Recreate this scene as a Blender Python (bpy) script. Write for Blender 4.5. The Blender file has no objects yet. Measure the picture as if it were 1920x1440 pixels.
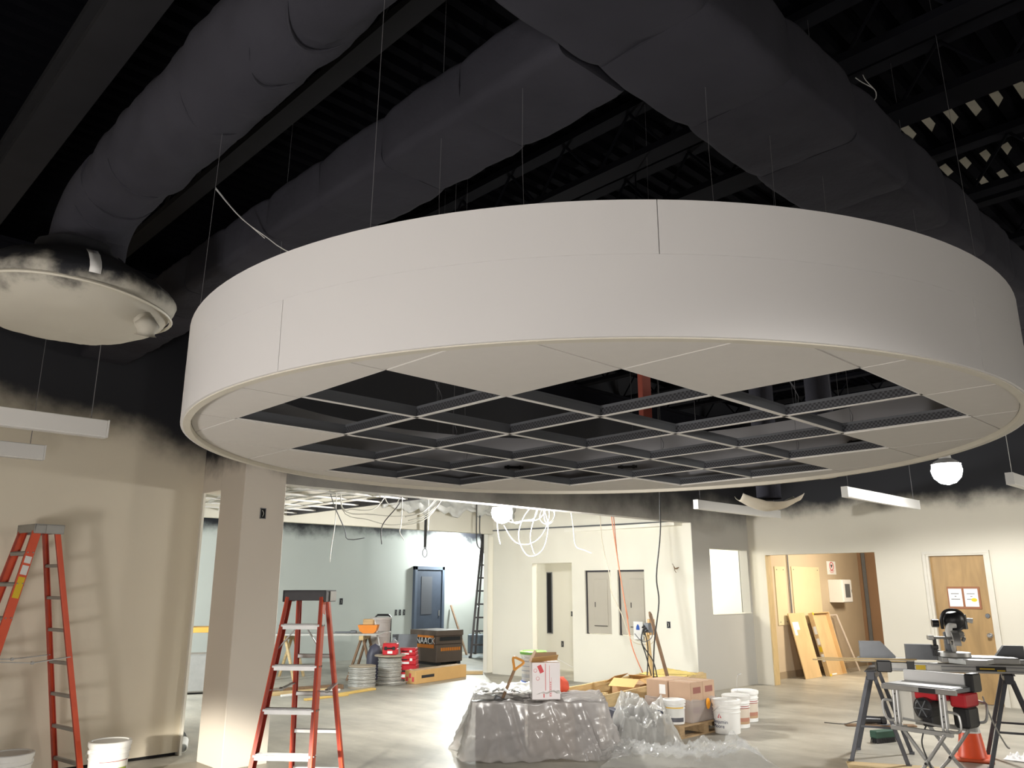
import bpy, bmesh, math, random
from mathutils import Vector, Matrix, Euler, noise
random.seed(7)
C = bpy.context.scene.collection
R = math.radians
# ---------------------------------------------------------------- camera, light, exposure
cam = bpy.data.objects.new('camera', bpy.data.cameras.new('camera')); C.objects.link(cam)
cam.location = (0, 0, 1.70); cam.rotation_euler = (R(90 + 14.317), 0, R(-44.055))
cam.data.sensor_fit = 'HORIZONTAL'; cam.data.sensor_width = 36; cam.data.lens = 27.877
cam.data.clip_start = 0.05; cam.data.clip_end = 200
sc = bpy.context.scene; sc.camera = cam
sc.view_settings.view_transform = 'Standard'; sc.view_settings.look = 'None'
sc.view_settings.gamma = 1; sc.view_settings.use_curve_mapping = False
sc.view_settings.exposure = 0.3
try:
    sc.cycles.max_bounces = 8; sc.cycles.diffuse_bounces = 4; sc.cycles.transparent_max_bounces = 12
    sc.cycles.sample_clamp_indirect = 6; sc.cycles.caustics_reflective = False; sc.cycles.caustics_refractive = False
except Exception: pass
wd = bpy.data.worlds.new('world'); sc.world = wd; wd.use_nodes = True
wd.node_tree.nodes['Background'].inputs[0].default_value = (0.8, 0.85, 1, 1)
wd.node_tree.nodes['Background'].inputs[1].default_value = 0.02

def light(name, kind, loc, power, color=(1, 1, 1), size=.1, aim=None, spot=90, blend=.4, sy=None):
    l = bpy.data.lights.new(name, kind); l.energy = power; l.color = color
    if kind == 'AREA':
        l.size = size
        if sy: l.shape = 'RECTANGLE'; l.size_y = sy
    else: l.shadow_soft_size = size
    if kind == 'SPOT': l.spot_size = R(spot); l.spot_blend = blend
    o = bpy.data.objects.new(name, l); C.objects.link(o); o.location = loc
    if aim is not None: o.rotation_euler = (Vector(aim) - Vector(loc)).to_track_quat('-Z', 'Y').to_euler()
    return o
WARM = (1, .87, .70); COOL = (.93, .97, 1); NEUT = (1, .95, .88)
# shop work lights, with unseen fill lights added among them (the lamps in view carry theirs in their own builders)
light('light_shop_left', 'POINT', (-2.5, 2.7, .40), 340, (1, .955, .93), .5)
light('light_fill_middle', 'POINT', (-1.4, -1.6, .60), 200, (1, .955, .93), .5)  # added fill, softens the ladder shadow on the left wall
light('light_fill_low_right', 'POINT', (4.6, -5.0, 1.1), 45, (1, .96, .93), .4)  # added weak fill for the right side of the drum fascia
light('light_shop_beam_wall', 'SPOT', (-5.5, -.75, 2.2), 11000, (1, .93, .80), .16, aim=(3.72, 8.1, -.45), spot=9.5, blend=.6)
light('light_shop_beam_floor', 'SPOT', (-5.5, -.95, 2.2), 15000, (1, .95, .84), .12, aim=(4.9, 6.75, -.40), spot=7.5, blend=.6)
light('light_fill_back', 'SPOT', (-.6, -1.3, 1.9), 2000, (1, .96, .90), .3, aim=(7.6, 5.4, 0), spot=35, blend=.7)  # added unseen spot, brightens the floor, heap and saws
light('light_fill_right', 'AREA', (11.8, -3.2, 2.5), 110, (1, .95, .86), .8, aim=(10.5, 5, .3))  # added unseen light for the saws and the right wall
light('light_room_far', 'POINT', (14.25, 16.35, 2.80), 380, (.94, 1, .97), .12)
light('light_fill_far_left', 'AREA', (2.5, 12.5, 2.8), 420, (.95, 1, .98), .8, aim=(4, 15, 1))  # added fill that lifts the back wall
light('light_room_small', 'POINT', (12.45, 9.3, 2.45), 80, (1, .98, .9), .15)
light('light_corridor', 'AREA', (15.6, 5.6, 2.5), 100, (1, .88, .70), .6, aim=(15.9, 7.5, .6))

# ---------------------------------------------------------------- materials
MATS = {}
def mat(name, col, rough=.6, metal=0, var=.08, scale=6, bump=0, bscale=60, spec=.5, emit=None, alpha=None, trans=0, stretch=None, coat=0):
    if name in MATS: return MATS[name]
    m = bpy.data.materials.new(name); m.use_nodes = True; nt = m.node_tree; b = nt.nodes['Principled BSDF']
    b.inputs['Roughness'].default_value = rough; b.inputs['Metallic'].default_value = metal
    b.inputs['Specular IOR Level'].default_value = spec
    if coat: b.inputs['Coat Weight'].default_value = coat
    tc = nt.nodes.new('ShaderNodeTexCoord'); src = tc.outputs['Object']
    if stretch:
        mp = nt.nodes.new('ShaderNodeMapping'); mp.inputs['Scale'].default_value = stretch
        nt.links.new(src, mp.inputs[0]); src = mp.outputs[0]
    if var:
        n = nt.nodes.new('ShaderNodeTexNoise'); n.inputs['Scale'].default_value = scale; n.inputs['Detail'].default_value = 5
        nt.links.new(src, n.inputs['Vector'])
        mx = nt.nodes.new('ShaderNodeMix'); mx.data_type = 'RGBA'
        mx.inputs[6].default_value = (*[max(0, c * (1 - var)) for c in col], 1); mx.inputs[7].default_value = (*[min(1, c * (1 + var)) for c in col], 1)
        nt.links.new(n.outputs['Fac'], mx.inputs[0]); nt.links.new(mx.outputs[2], b.inputs['Base Color'])
    else: b.inputs['Base Color'].default_value = (*col, 1)
    if bump:
        n2 = nt.nodes.new('ShaderNodeTexNoise'); n2.inputs['Scale'].default_value = bscale; n2.inputs['Detail'].default_value = 6
        nt.links.new(src, n2.inputs['Vector'])
        bp = nt.nodes.new('ShaderNodeBump'); bp.inputs['Strength'].default_value = bump; bp.inputs['Distance'].default_value = .02
        nt.links.new(n2.outputs['Fac'], bp.inputs['Height']); nt.links.new(bp.outputs[0], b.inputs['Normal'])
    if emit: b.inputs['Emission Color'].default_value = (*emit[0], 1); b.inputs['Emission Strength'].default_value = emit[1]
    if alpha is not None: b.inputs['Alpha'].default_value = alpha
    if trans: b.inputs['Transmission Weight'].default_value = trans
    MATS[name] = m; return m

def sooty(name, col, z0, width, amp=.35, scale=1.3, low=0, black=(.012, .013, .018), xa=0.0, side=None):
    """wall paint with the black ceiling paint sprayed over its upper edge"""
    m = mat(name, col, .75, var=.05, scale=1.1, bump=.04, bscale=120); nt = m.node_tree; b = nt.nodes['Principled BSDF']
    base = b.inputs['Base Color'].links[0].from_socket
    g = nt.nodes.new('ShaderNodeNewGeometry'); sp = nt.nodes.new('ShaderNodeSeparateXYZ'); nt.links.new(g.outputs['Position'], sp.inputs[0])
    n = nt.nodes.new('ShaderNodeTexNoise'); n.inputs['Scale'].default_value = scale; n.inputs['Detail'].default_value = 6; n.inputs['Roughness'].default_value = .6
    nt.links.new(g.outputs['Position'], n.inputs['Vector'])
    a = nt.nodes.new('ShaderNodeMath'); a.operation = 'MULTIPLY_ADD'; a.inputs[1].default_value = amp * 2; nt.links.new(n.outputs['Fac'], a.inputs[0])
    s2 = nt.nodes.new('ShaderNodeMath'); s2.operation = 'SUBTRACT'; s2.inputs[1].default_value = amp; nt.links.new(sp.outputs['Z'], s2.inputs[0])
    nt.links.new(s2.outputs[0], a.inputs[2])
    out = a.outputs[0]
    if xa:
        t = nt.nodes.new('ShaderNodeMath'); t.operation = 'MULTIPLY_ADD'; t.inputs[1].default_value = xa; nt.links.new(sp.outputs['X'], t.inputs[0]); nt.links.new(out, t.inputs[2]); out = t.outputs[0]
    mr = nt.nodes.new('ShaderNodeMapRange'); mr.interpolation_type = 'SMOOTHSTEP'
    mr.inputs['From Min'].default_value = z0 - width / 2; mr.inputs['From Max'].default_value = z0 + width / 2; nt.links.new(out, mr.inputs['Value'])
    mx = nt.nodes.new('ShaderNodeMix'); mx.data_type = 'RGBA'; mx.inputs[7].default_value = (*black, 1)
    nt.links.new(mr.outputs[0], mx.inputs[0]); nt.links.new(base, mx.inputs[6]); nt.links.new(mx.outputs[2], b.inputs['Base Color'])
    return m

def concrete():
    m = bpy.data.materials.new('concrete_floor'); m.use_nodes = True; nt = m.node_tree; b = nt.nodes['Principled BSDF']
    b.inputs['Roughness'].default_value = .42; b.inputs['Specular IOR Level'].default_value = .35
    tc = nt.nodes.new('ShaderNodeTexCoord')
    def nz(s, d, sc3=(1, 1, 1)):
        mp = nt.nodes.new('ShaderNodeMapping'); mp.inputs['Scale'].default_value = sc3; nt.links.new(tc.outputs['Object'], mp.inputs[0])
        n = nt.nodes.new('ShaderNodeTexNoise'); n.inputs['Scale'].default_value = s; n.inputs['Detail'].default_value = d; n.inputs['Roughness'].default_value = .62
        nt.links.new(mp.outputs[0], n.inputs['Vector']); return n.outputs['Fac']
    r1 = nt.nodes.new('ShaderNodeValToRGB'); nt.links.new(nz(.55, 8), r1.inputs[0])
    cr = r1.color_ramp; cr.elements[0].position = .32; cr.elements[0].color = (.30, .285, .25, 1); cr.elements[1].position = .68; cr.elements[1].color = (.53, .50, .425, 1)
    r2 = nt.nodes.new('ShaderNodeValToRGB'); nt.links.new(nz(2.2, 10, (1, .35, 1)), r2.inputs[0])
    r2.color_ramp.elements[0].position = .35; r2.color_ramp.elements[0].color = (.62, .61, .6, 1); r2.color_ramp.elements[1].position = .62; r2.color_ramp.elements[1].color = (1, 1, 1, 1)
    mx = nt.nodes.new('ShaderNodeMix'); mx.data_type = 'RGBA'; mx.blend_type = 'MULTIPLY'; mx.inputs[0].default_value = .8
    nt.links.new(r1.outputs[0], mx.inputs[6]); nt.links.new(r2.outputs[0], mx.inputs[7])
    r3 = nt.nodes.new('ShaderNodeValToRGB'); nt.links.new(nz(9, 8), r3.inputs[0])
    r3.color_ramp.elements[0].position = .62; r3.color_ramp.elements[0].color = (1, 1, 1, 1); r3.color_ramp.elements[1].position = .74; r3.color_ramp.elements[1].color = (1.45, 1.42, 1.36, 1)
    m2 = nt.nodes.new('ShaderNodeMix'); m2.data_type = 'RGBA'; m2.blend_type = 'MULTIPLY'; m2.inputs[0].default_value = .6
    nt.links.new(mx.outputs[2], m2.inputs[6]); nt.links.new(r3.outputs[0], m2.inputs[7]); nt.links.new(m2.outputs[2], b.inputs['Base Color'])
    bp = nt.nodes.new('ShaderNodeBump'); bp.inputs['Strength'].default_value = .06; nt.links.new(nz(30, 6), bp.inputs['Height']); nt.links.new(bp.outputs[0], b.inputs['Normal'])
    return m

def wood(name, col, dark=.65, rough=.55, scale=(1, 1, 12), sc_=3):
    if name in MATS: return MATS[name]
    m = bpy.data.materials.new(name); m.use_nodes = True; nt = m.node_tree; b = nt.nodes['Principled BSDF']; b.inputs['Roughness'].default_value = rough
    tc = nt.nodes.new('ShaderNodeTexCoord'); mp = nt.nodes.new('ShaderNodeMapping'); mp.inputs['Scale'].default_value = scale
    nt.links.new(tc.outputs['Object'], mp.inputs[0])
    n = nt.nodes.new('ShaderNodeTexNoise'); n.inputs['Scale'].default_value = sc_; n.inputs['Detail'].default_value = 7; n.inputs['Distortion'].default_value = .9
    nt.links.new(mp.outputs[0], n.inputs['Vector'])
    r = nt.nodes.new('ShaderNodeValToRGB'); nt.links.new(n.outputs['Fac'], r.inputs[0])
    r.color_ramp.elements[0].position = .3; r.color_ramp.elements[0].color = (*[c * dark for c in col], 1)
    r.color_ramp.elements[1].position = .65; r.color_ramp.elements[1].color = (*col, 1)
    nt.links.new(r.outputs[0], b.inputs['Base Color']); MATS[name] = m; return m

def film(name, col, alpha, rough=.25):
    """polythene sheet: part clear, part milky"""
    if name in MATS: return MATS[name]
    m = bpy.data.materials.new(name); m.use_nodes = True; nt = m.node_tree; b = nt.nodes['Principled BSDF']; out = nt.nodes['Material Output']
    b.inputs['Base Color'].default_value = (*col, 1); b.inputs['Roughness'].default_value = rough; b.inputs['Specular IOR Level'].default_value = .6
    tr = nt.nodes.new('ShaderNodeBsdfTransparent'); tl = nt.nodes.new('ShaderNodeBsdfTranslucent'); tl.inputs[0].default_value = (*col, 1)
    m1 = nt.nodes.new('ShaderNodeMixShader'); m1.inputs[0].default_value = .25
    nt.links.new(b.outputs[0], m1.inputs[1]); nt.links.new(tl.outputs[0], m1.inputs[2])
    m2 = nt.nodes.new('ShaderNodeMixShader'); m2.inputs[0].default_value = alpha
    nt.links.new(tr.outputs[0], m2.inputs[1]); nt.links.new(m1.outputs[0], m2.inputs[2]); nt.links.new(m2.outputs[0], out.inputs[0])
    MATS[name] = m; return m

# ---------------------------------------------------------------- mesh helpers
class MB:
    def __init__(s): s.v = []; s.f = []; s.m = []
    def add(s, vs, fs, m=0):
        o = len(s.v); s.v += [tuple(v) for v in vs]
        s.f += [tuple(i + o for i in f) for f in fs]; s.m += [m] * len(fs); return s
    def obox(s, c, size, rot=None, m=0, bev=0):
        hx, hy, hz = [d / 2 for d in size]; M = rot if isinstance(rot, Matrix) else (Euler(rot).to_matrix() if rot else Matrix.Identity(3)); c = Vector(c)
        if bev <= 0:
            vs = [(x, y, z) for x in (-hx, hx) for y in (-hy, hy) for z in (-hz, hz)]
            fs = [(0, 1, 3, 2), (4, 6, 7, 5), (0, 4, 5, 1), (2, 3, 7, 6), (0, 2, 6, 4), (1, 5, 7, 3)]
        else:
            bm = bmesh.new(); bmesh.ops.create_cube(bm, size=1)
            for v in bm.verts: v.co = Vector((v.co.x * 2 * hx, v.co.y * 2 * hy, v.co.z * 2 * hz))
            bmesh.ops.bevel(bm, geom=bm.edges[:], offset=min(bev, hx * .9, hy * .9, hz * .9), segments=1, affect='EDGES')
            bm.verts.index_update(); vs = [v.co.copy() for v in bm.verts]; fs = [[v.index for v in f.verts] for f in bm.faces]; bm.free()
        return s.add([M @ Vector(v) + c for v in vs], fs, m)
    def box(s, x0, x1, y0, y1, z0, z1, m=0, bev=0):
        return s.obox(((x0 + x1) / 2, (y0 + y1) / 2, (z0 + z1) / 2), (abs(x1 - x0), abs(y1 - y0), abs(z1 - z0)), None, m, bev)
    def bar(s, p0, p1, w, h, up=(0, 0, 1), m=0, bev=0):
        p0 = Vector(p0); p1 = Vector(p1); d = p1 - p0; L = d.length; d.normalize(); sd = d.cross(Vector(up))
        if sd.length < 1e-4: sd = d.cross(Vector((0, 1, 0)))
        sd.normalize(); u = sd.cross(d)
        M = Matrix((d, sd, u)).transposed()
        return s.obox((p0 + p1) / 2, (L, w, h), M, m, bev)
    def cyl(s, p0, p1, r0, r1=None, n=16, m=0, cap=True):
        r1 = r0 if r1 is None else r1; p0 = Vector(p0); p1 = Vector(p1); d = (p1 - p0).normalized()
        a = d.orthogonal().normalized(); b = d.cross(a); vs = []
        for p, r in ((p0, r0), (p1, r1)):
            vs += [p + (a * math.cos(2 * math.pi * i / n) + b * math.sin(2 * math.pi * i / n)) * r for i in range(n)]
        fs = [(i, (i + 1) % n, n + (i + 1) % n, n + i) for i in range(n)]
        if cap: fs += [tuple(range(n - 1, -1, -1)), tuple(range(n, 2 * n))]
        return s.add(vs, fs, m)
    def tube(s, pts, r, n=6, m=0, smooth=0, closed=False):
        pts = [Vector(p) for p in pts]
        if smooth: pts = catmull(pts, smooth)
        vs = []; fs = []; N = len(pts); prev = None
        for i, p in enumerate(pts):
            d = (pts[min(i + 1, N - 1)] - pts[max(i - 1, 0)])
            d = d.normalized() if d.length > 1e-9 else Vector((0, 0, 1))
            if prev is None: a = d.orthogonal().normalized()
            else:
                a = prev - d * prev.dot(d); a = a.normalized() if a.length > 1e-6 else d.orthogonal().normalized()
            prev = a; b = d.cross(a); rr = r(i / (N - 1)) if callable(r) else r
            vs += [p + (a * math.cos(2 * math.pi * k / n) + b * math.sin(2 * math.pi * k / n)) * rr for k in range(n)]
        for i in range(N - 1):
            for k in range(n): fs.append((i * n + k, i * n + (k + 1) % n, (i + 1) * n + (k + 1) % n, (i + 1) * n + k))
        fs += [tuple(range(n - 1, -1, -1)), tuple(range((N - 1) * n, N * n))]
        return s.add(vs, fs, m)
    def lathe(s, prof, n=24, c=(0, 0, 0), m=0, cap=True, a0=0, a1=2 * math.pi):
        full = abs(a1 - a0 - 2 * math.pi) < 1e-6; k = n if full else n + 1; vs = []; fs = []
        for r, z in prof: vs += [(c[0] + r * math.cos(a0 + (a1 - a0) * i / n), c[1] + r * math.sin(a0 + (a1 - a0) * i / n), c[2] + z) for i in range(k)]
        for j in range(len(prof) - 1):
            for i in range(n): fs.append((j * k + i, j * k + (i + 1) % k, (j + 1) * k + (i + 1) % k, (j + 1) * k + i))
        if cap and full:
            if prof[0][0] > 1e-6: fs.append(tuple(range(k - 1, -1, -1)))
            if prof[-1][0] > 1e-6: fs.append(tuple(range((len(prof) - 1) * k, len(prof) * k)))
        return s.add(vs, fs, m)
    def prism(s, poly, z0, z1, m=0, M=None):
        n = len(poly); vs = [Vector((x, y, z0)) for x, y in poly] + [Vector((x, y, z1)) for x, y in poly]
        if M is not None: vs = [M @ v for v in vs]
        return s.add(vs, [tuple(range(n - 1, -1, -1)), tuple(range(n, 2 * n))] + [(i, (i + 1) % n, n + (i + 1) % n, n + i) for i in range(n)], m)
    def sheet(s, fn, nu, nv, m=0, wrapu=False):
        k = nu if wrapu else nu + 1
        vs = [fn(i / nu, j / nv) for j in range(nv + 1) for i in range(k)]
        fs = [(j * k + i, j * k + (i + 1) % k, (j + 1) * k + (i + 1) % k, (j + 1) * k + i) for j in range(nv) for i in range(nu)]
        return s.add(vs, fs, m)
    def build(s, name, mats, parent=None, loc=None, rz=0, ang=35, fix=True, thick=0):
        me = bpy.data.meshes.new(name); me.from_pydata(s.v, [], s.f)
        for mm in (mats if isinstance(mats, (list, tuple)) else [mats]): me.materials.append(mm)
        me.polygons.foreach_set('material_index', s.m); me.polygons.foreach_set('use_smooth', [True] * len(s.f))
        if fix:
            bm = bmesh.new(); bm.from_mesh(me); bmesh.ops.recalc_face_normals(bm, faces=bm.faces[:]); bm.to_mesh(me); bm.free()
        me.update(); me.set_sharp_from_angle(angle=R(ang))
        o = bpy.data.objects.new(name, me); C.objects.link(o)
        if parent: o.parent = parent
        if loc: o.location = loc
        o.rotation_euler.z = rz
        if thick:
            md = o.modifiers.new('thickness', 'SOLIDIFY'); md.thickness = thick
        return o

def catmull(p, k):
    out = []; n = len(p)
    for i in range(n - 1):
        a, b, c, d = p[max(i - 1, 0)], p[i], p[i + 1], p[min(i + 2, n - 1)]
        for j in range(k):
            t = j / k; out.append(.5 * ((2 * b) + (c - a) * t + (2 * a - 5 * b + 4 * c - d) * t * t + (3 * b - a - 3 * c + d) * t ** 3))
    out.append(p[-1]); return out
def tag(o, label=None, cat=None, group=None, kind=None):
    if label: o['label'] = label
    if cat: o['category'] = cat
    if group: o['group'] = group
    if kind: o['kind'] = kind
    return o
def thing(name, label, cat, loc=(0, 0, 0), rz=0, group=None):
    o = bpy.data.objects.new(name, None); C.objects.link(o); o.empty_display_size = .1
    o.location = loc; o.rotation_euler = (0, 0, rz); return tag(o, label, cat, group)
def struct(mb, name, mats, **k): return tag(mb.build(name, mats, **k), kind='structure')
def relink(o, parent=None):
    c = o.copy(); C.objects.link(c); c.parent = parent
    for ch in list(o.children): relink(ch, c)
    return c
def dup(o, loc, rz, label, group=None):
    c = relink(o); c.location = loc; c.rotation_euler = (0, 0, rz); c['label'] = label
    if group: c['group'] = group
    elif 'group' in c: del c['group']
    return c
def share(name, src, parent, loc=(0, 0, 0), rot=(0, 0, 0), kind=None):
    o = bpy.data.objects.new(name, src.data); C.objects.link(o); o.parent = parent; o.location = loc; o.rotation_euler = rot
    if kind: o['kind'] = kind
    return o
def text_mesh(body, size, depth=.0008):
    cu = bpy.data.curves.new('lettering', 'FONT'); cu.body = body; cu.size = size; cu.extrude = depth; cu.align_x = 'CENTER'; cu.align_y = 'CENTER'; cu.resolution_u = 3
    o = bpy.data.objects.new('lettering', cu); C.objects.link(o); dg = bpy.context.evaluated_depsgraph_get()
    me = bpy.data.meshes.new_from_object(o.evaluated_get(dg)); bpy.data.objects.remove(o); return me
def text(body, size, parent, pos, xdir, ydir, m, cyl=None):
    """flat lettering at pos running along xdir; with cyl=(radius, angle) bent round a vertical drum"""
    me = text_mesh(body, size); me.materials.clear(); me.materials.append(m); x = Vector(xdir).normalized(); y = Vector(ydir).normalized(); z = x.cross(y)
    for v in me.vertices:
        if cyl:
            r, a = cyl; th = a + v.co.x / r; v.co = Vector((math.cos(th) * (r + .0012 + v.co.z), math.sin(th) * (r + .0012 + v.co.z), pos[2] + v.co.y))
        else: v.co = Vector(pos) + x * v.co.x + y * v.co.y + z * (v.co.z + .001)
    me.update(); o = bpy.data.objects.new('lettering', me); C.objects.link(o); o.parent = parent; return o
def fbm(x, y, z, o=4): return noise.fractal(Vector((x, y, z)), 1.0, 2.0, o)

def wall(name, m, p0, p1, z0, z1, thick, openings=(), kindname=True):
    """wall from p0 to p1 (plan); its visible face runs p0-p1, the thickness goes to the left of that direction; openings = (u0,u1,z0,z1)"""
    p0 = Vector((*p0, 0)); p1 = Vector((*p1, 0)); L = (p1 - p0).length; a = math.atan2(p1.y - p0.y, p1.x - p0.x)
    us = sorted({0, L, *[o[0] for o in openings], *[o[1] for o in openings]}); zs = sorted({z0, z1, *[o[2] for o in openings], *[o[3] for o in openings]})
    us = [u for u in us if 0 <= u <= L]; zs = [z for z in zs if z0 <= z <= z1]; mb = MB(); nz = len(zs) - 1; nu = len(us) - 1
    def solid(i, j):
        if not (0 <= i < nu and 0 <= j < nz): return False
        u = (us[i] + us[i + 1]) / 2; z = (zs[j] + zs[j + 1]) / 2
        return not any(o[0] < u < o[1] and o[2] < z < o[3] for o in openings)
    for i in range(nu):
        for j in range(nz):
            if not solid(i, j): continue
            u0, u1, a0, a1 = us[i], us[i + 1], zs[j], zs[j + 1]
            q = lambda pts: mb.add(pts, [(0, 1, 2, 3)])
            q([(u0, 0, a0), (u1, 0, a0), (u1, 0, a1), (u0, 0, a1)]); q([(u1, thick, a0), (u0, thick, a0), (u0, thick, a1), (u1, thick, a1)])
            if not solid(i - 1, j): q([(u0, thick, a0), (u0, 0, a0), (u0, 0, a1), (u0, thick, a1)])
            if not solid(i + 1, j): q([(u1, 0, a0), (u1, thick, a0), (u1, thick, a1), (u1, 0, a1)])
            if not solid(i, j - 1): q([(u0, thick, a0), (u1, thick, a0), (u1, 0, a0), (u0, 0, a0)])
            if not solid(i, j + 1): q([(u0, 0, a1), (u1, 0, a1), (u1, thick, a1), (u0, thick, a1)])
    return struct(mb, name, m, loc=(p0.x, p0.y, 0), rz=a, fix=False, ang=20)
# ---------------------------------------------------------------- palette
CREAM = (.73, .665, .54)
m_wall_left = sooty('wall_paint_left', CREAM, 3.84, .5, .45, .8, xa=.2)
m_wall_mid = sooty('wall_paint_header', (.45, .44, .41), 2.94, .8, .45, .9)
m_wall_right = sooty('wall_paint_right', (.62, .585, .50), 3.02, .35, .3, 1.1)
m_wall_col = sooty('wall_paint_column', (.75, .69, .61), 2.98, .4, .35, 1.6)
m_wall_back = sooty('wall_paint_back', (.50, .53, .50), 2.95, .35, .5, .8)
m_wall_box = mat('wall_paint_pale', (.74, .72, .635), .7, var=.05, scale=1.2)
m_white_wall = mat('wall_paint_white', (.82, .80, .72), .7, var=.03, scale=1)
m_corr = mat('wall_paint_tan', (.50, .40, .28), .7, var=.08, scale=1.5)
m_brown = mat('brown_paint', (.26, .155, .09), .5, var=.12, scale=2)
m_black = mat('black_ceiling_paint', (.0026, .0027, .004), .9, var=.25, scale=3, spec=.02, bump=.1, bscale=30)
m_steel_black = mat('black_painted_steel', (.0065, .0068, .0095), .85, var=.25, scale=4, spec=.04)
m_steel_lit = mat('lit_black_steel', (.017, .0172, .02), .85, var=.25, scale=4, spec=.15)  # paler copy of the joist black, lit tone put into the colour
m_wrap = mat('black_painted_duct_wrap', (.040, .040, .050), .95, var=.28, scale=2.2, spec=.05, bump=.5, bscale=9)
m_dark = mat('dark_gap', (.008, .008, .01), .9, var=0)
m_white = mat('white_painted_metal', (.74, .735, .72), .4, var=.02)
m_fascia = mat('white_fascia_laminate', (.70, .69, .69), .38, var=.02, scale=1.5)
m_tile = mat('ceiling_tile_white', (.66, .635, .60), .85, var=.03, scale=20, bump=.05, bscale=300)
m_tee = mat('grid_white', (.72, .71, .69), .45, var=.02)
m_web = mat('grid_web_grey', (.10, .105, .115), .5, var=.1)
m_grey_in = mat('fascia_back_grey', (.42, .42, .44), .6, var=.1, scale=2)
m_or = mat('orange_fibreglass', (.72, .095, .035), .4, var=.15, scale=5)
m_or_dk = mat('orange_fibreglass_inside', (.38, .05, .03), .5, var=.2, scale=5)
m_alu = mat('aluminium', (.43, .43, .425), .45, .7, var=.12, scale=14)
m_alu_dull = mat('dull_aluminium', (.36, .355, .34), .45, .6, var=.15, scale=12)
m_blk = mat('black_plastic', (.018, .018, .02), .4, var=.2)
m_cap = mat('grey_black_cap', (.03, .028, .034), .5, var=.25, scale=20)
m_grey = mat('grey_metal', (.16, .17, .185), .45, .4, var=.15, scale=10)
m_steel = mat('bare_steel', (.5, .5, .5), .3, .9, var=.15)
m_bucket = mat('white_bucket_plastic', (.80, .80, .78), .35, var=.03)
m_ply = wood('plywood', (.55, .36, .17), .78, .55, (1, 1, 4), 3)
m_door = wood('birch_door', (.40, .255, .11), .72, .4, (3, 3, .7), 2.2)
m_lum = wood('lumber', (.60, .44, .22), .75, .6, (2, 2, 9), 3)
m_lumv = wood('lumber_upright', (.60, .44, .22), .75, .6, (9, 9, 1), 3)
m_lumx = wood('lumber_long', (.60, .44, .22), .75, .6, (1, 9, 9), 3)
m_pallet = wood('pallet_wood', (.44, .30, .16), .6, .7, (2, 9, 9), 3)
m_oldwood = wood('old_wood', (.22, .13, .07), .6, .6, (5, 5, 1), 4)
m_kraft = mat('kraft_cardboard', (.42, .27, .15), .8, var=.06, scale=8)
m_kraft2 = mat('tan_cardboard', (.56, .34, .13), .75, var=.07, scale=6)
m_boxpink = mat('brown_cardboard', (.46, .31, .21), .8, var=.06, scale=8)
m_red = mat('red_plastic', (.50, .02, .03), .4, var=.15)
m_redp = mat('red_print', (.55, .05, .06), .6, var=.1)
m_blueprint = mat('blue_print', (.02, .09, .42), .5, var=0)
m_ink = mat('black_ink', (.015, .015, .02), .6, var=0)
m_paper = mat('white_paper', (.80, .80, .79), .7, var=.02)
m_yel = mat('yellow_plastic', (.75, .52, .02), .5, var=.1)
m_green = mat('green_plastic', (.20, .46, .10), .4, var=.08)
m_orange_dk = mat('orange_plastic', (.70, .22, .02), .5, var=.12)
m_cable_w = mat('white_cable', (.72, .72, .68), .5, var=.03)
m_cable_k = mat('black_cable', (.02, .02, .02), .5, var=.05)
m_cable_o = mat('orange_cable', (.55, .20, .11), .5, var=.05)
m_wirek = mat('dull_wire', (.14, .14, .15), .6, var=.1)
m_wire = mat('galvanised_wire', (.55, .55, .55), .4, .6, var=.1)
# ---------------------------------------------------------------- the room shell
DECK = 5.10
mb = MB(); mb.box(-7, 22, -6, 18.5, -.12, 0); struct(mb, 'floor', concrete())
mb = MB(); pitch = .152; ys = []                                   # fluted steel roof deck, ribs along the room
y = -6.0
while y < 18.5: ys += [(y, DECK), (y + .065, DECK), (y + .085, DECK + .045), (y + .132, DECK + .045)]; y += pitch
for (ya, za), (yb, zb) in zip(ys, ys[1:]): mb.add([(-7, ya, za), (22, ya, za), (22, yb, zb), (-7, yb, zb)], [(0, 1, 2, 3)])
mb.box(-7, 22, -6, 18.5, DECK + .06, DECK + .1)
ceiling = struct(mb, 'ceiling', m_black, fix=False)
# patches of bare deck the black paint missed
m_bare = mat('bare_deck_primer', (.22, .205, .165), .8, var=.2, scale=10)
def deck_patch(x0, x1, y0, y1, skew=.0):
    k0 = round((y0 + 6) / pitch); k1 = round((y1 + 6) / pitch)
    for k in range(k0, k1 + 1):
        yy = -6 + k * pitch; f = (yy - y0) / max(.01, y1 - y0); s = skew * f; e = random.uniform(-.05, .05); mb = MB()
        mb.add([(x0 + s, yy + .003, DECK - .002), (x1 + s + e, yy + .003, DECK - .002), (x1 + s + e * .3 + .07, yy + .062, DECK - .002), (x0 + s + .03, yy + .062, DECK - .002),
                (x0 + s, yy + .003, DECK), (x1 + s + e, yy + .003, DECK), (x1 + s + e * .3 + .07, yy + .062, DECK), (x0 + s + .03, yy + .062, DECK)],
               [(3, 2, 1, 0), (4, 5, 6, 7), (0, 1, 5, 4), (1, 2, 6, 5), (2, 3, 7, 6), (3, 0, 4, 7)])
        tag(mb.build('bare_patch', m_bare, parent=ceiling, fix=False), 'unpainted pale rib of the roof deck')
deck_patch(5.84, 6.06, .62, 1.68); deck_patch(6.70, 6.86, .95, 1.75); deck_patch(7.15, 7.35, 1.05, 1.62)
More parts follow.
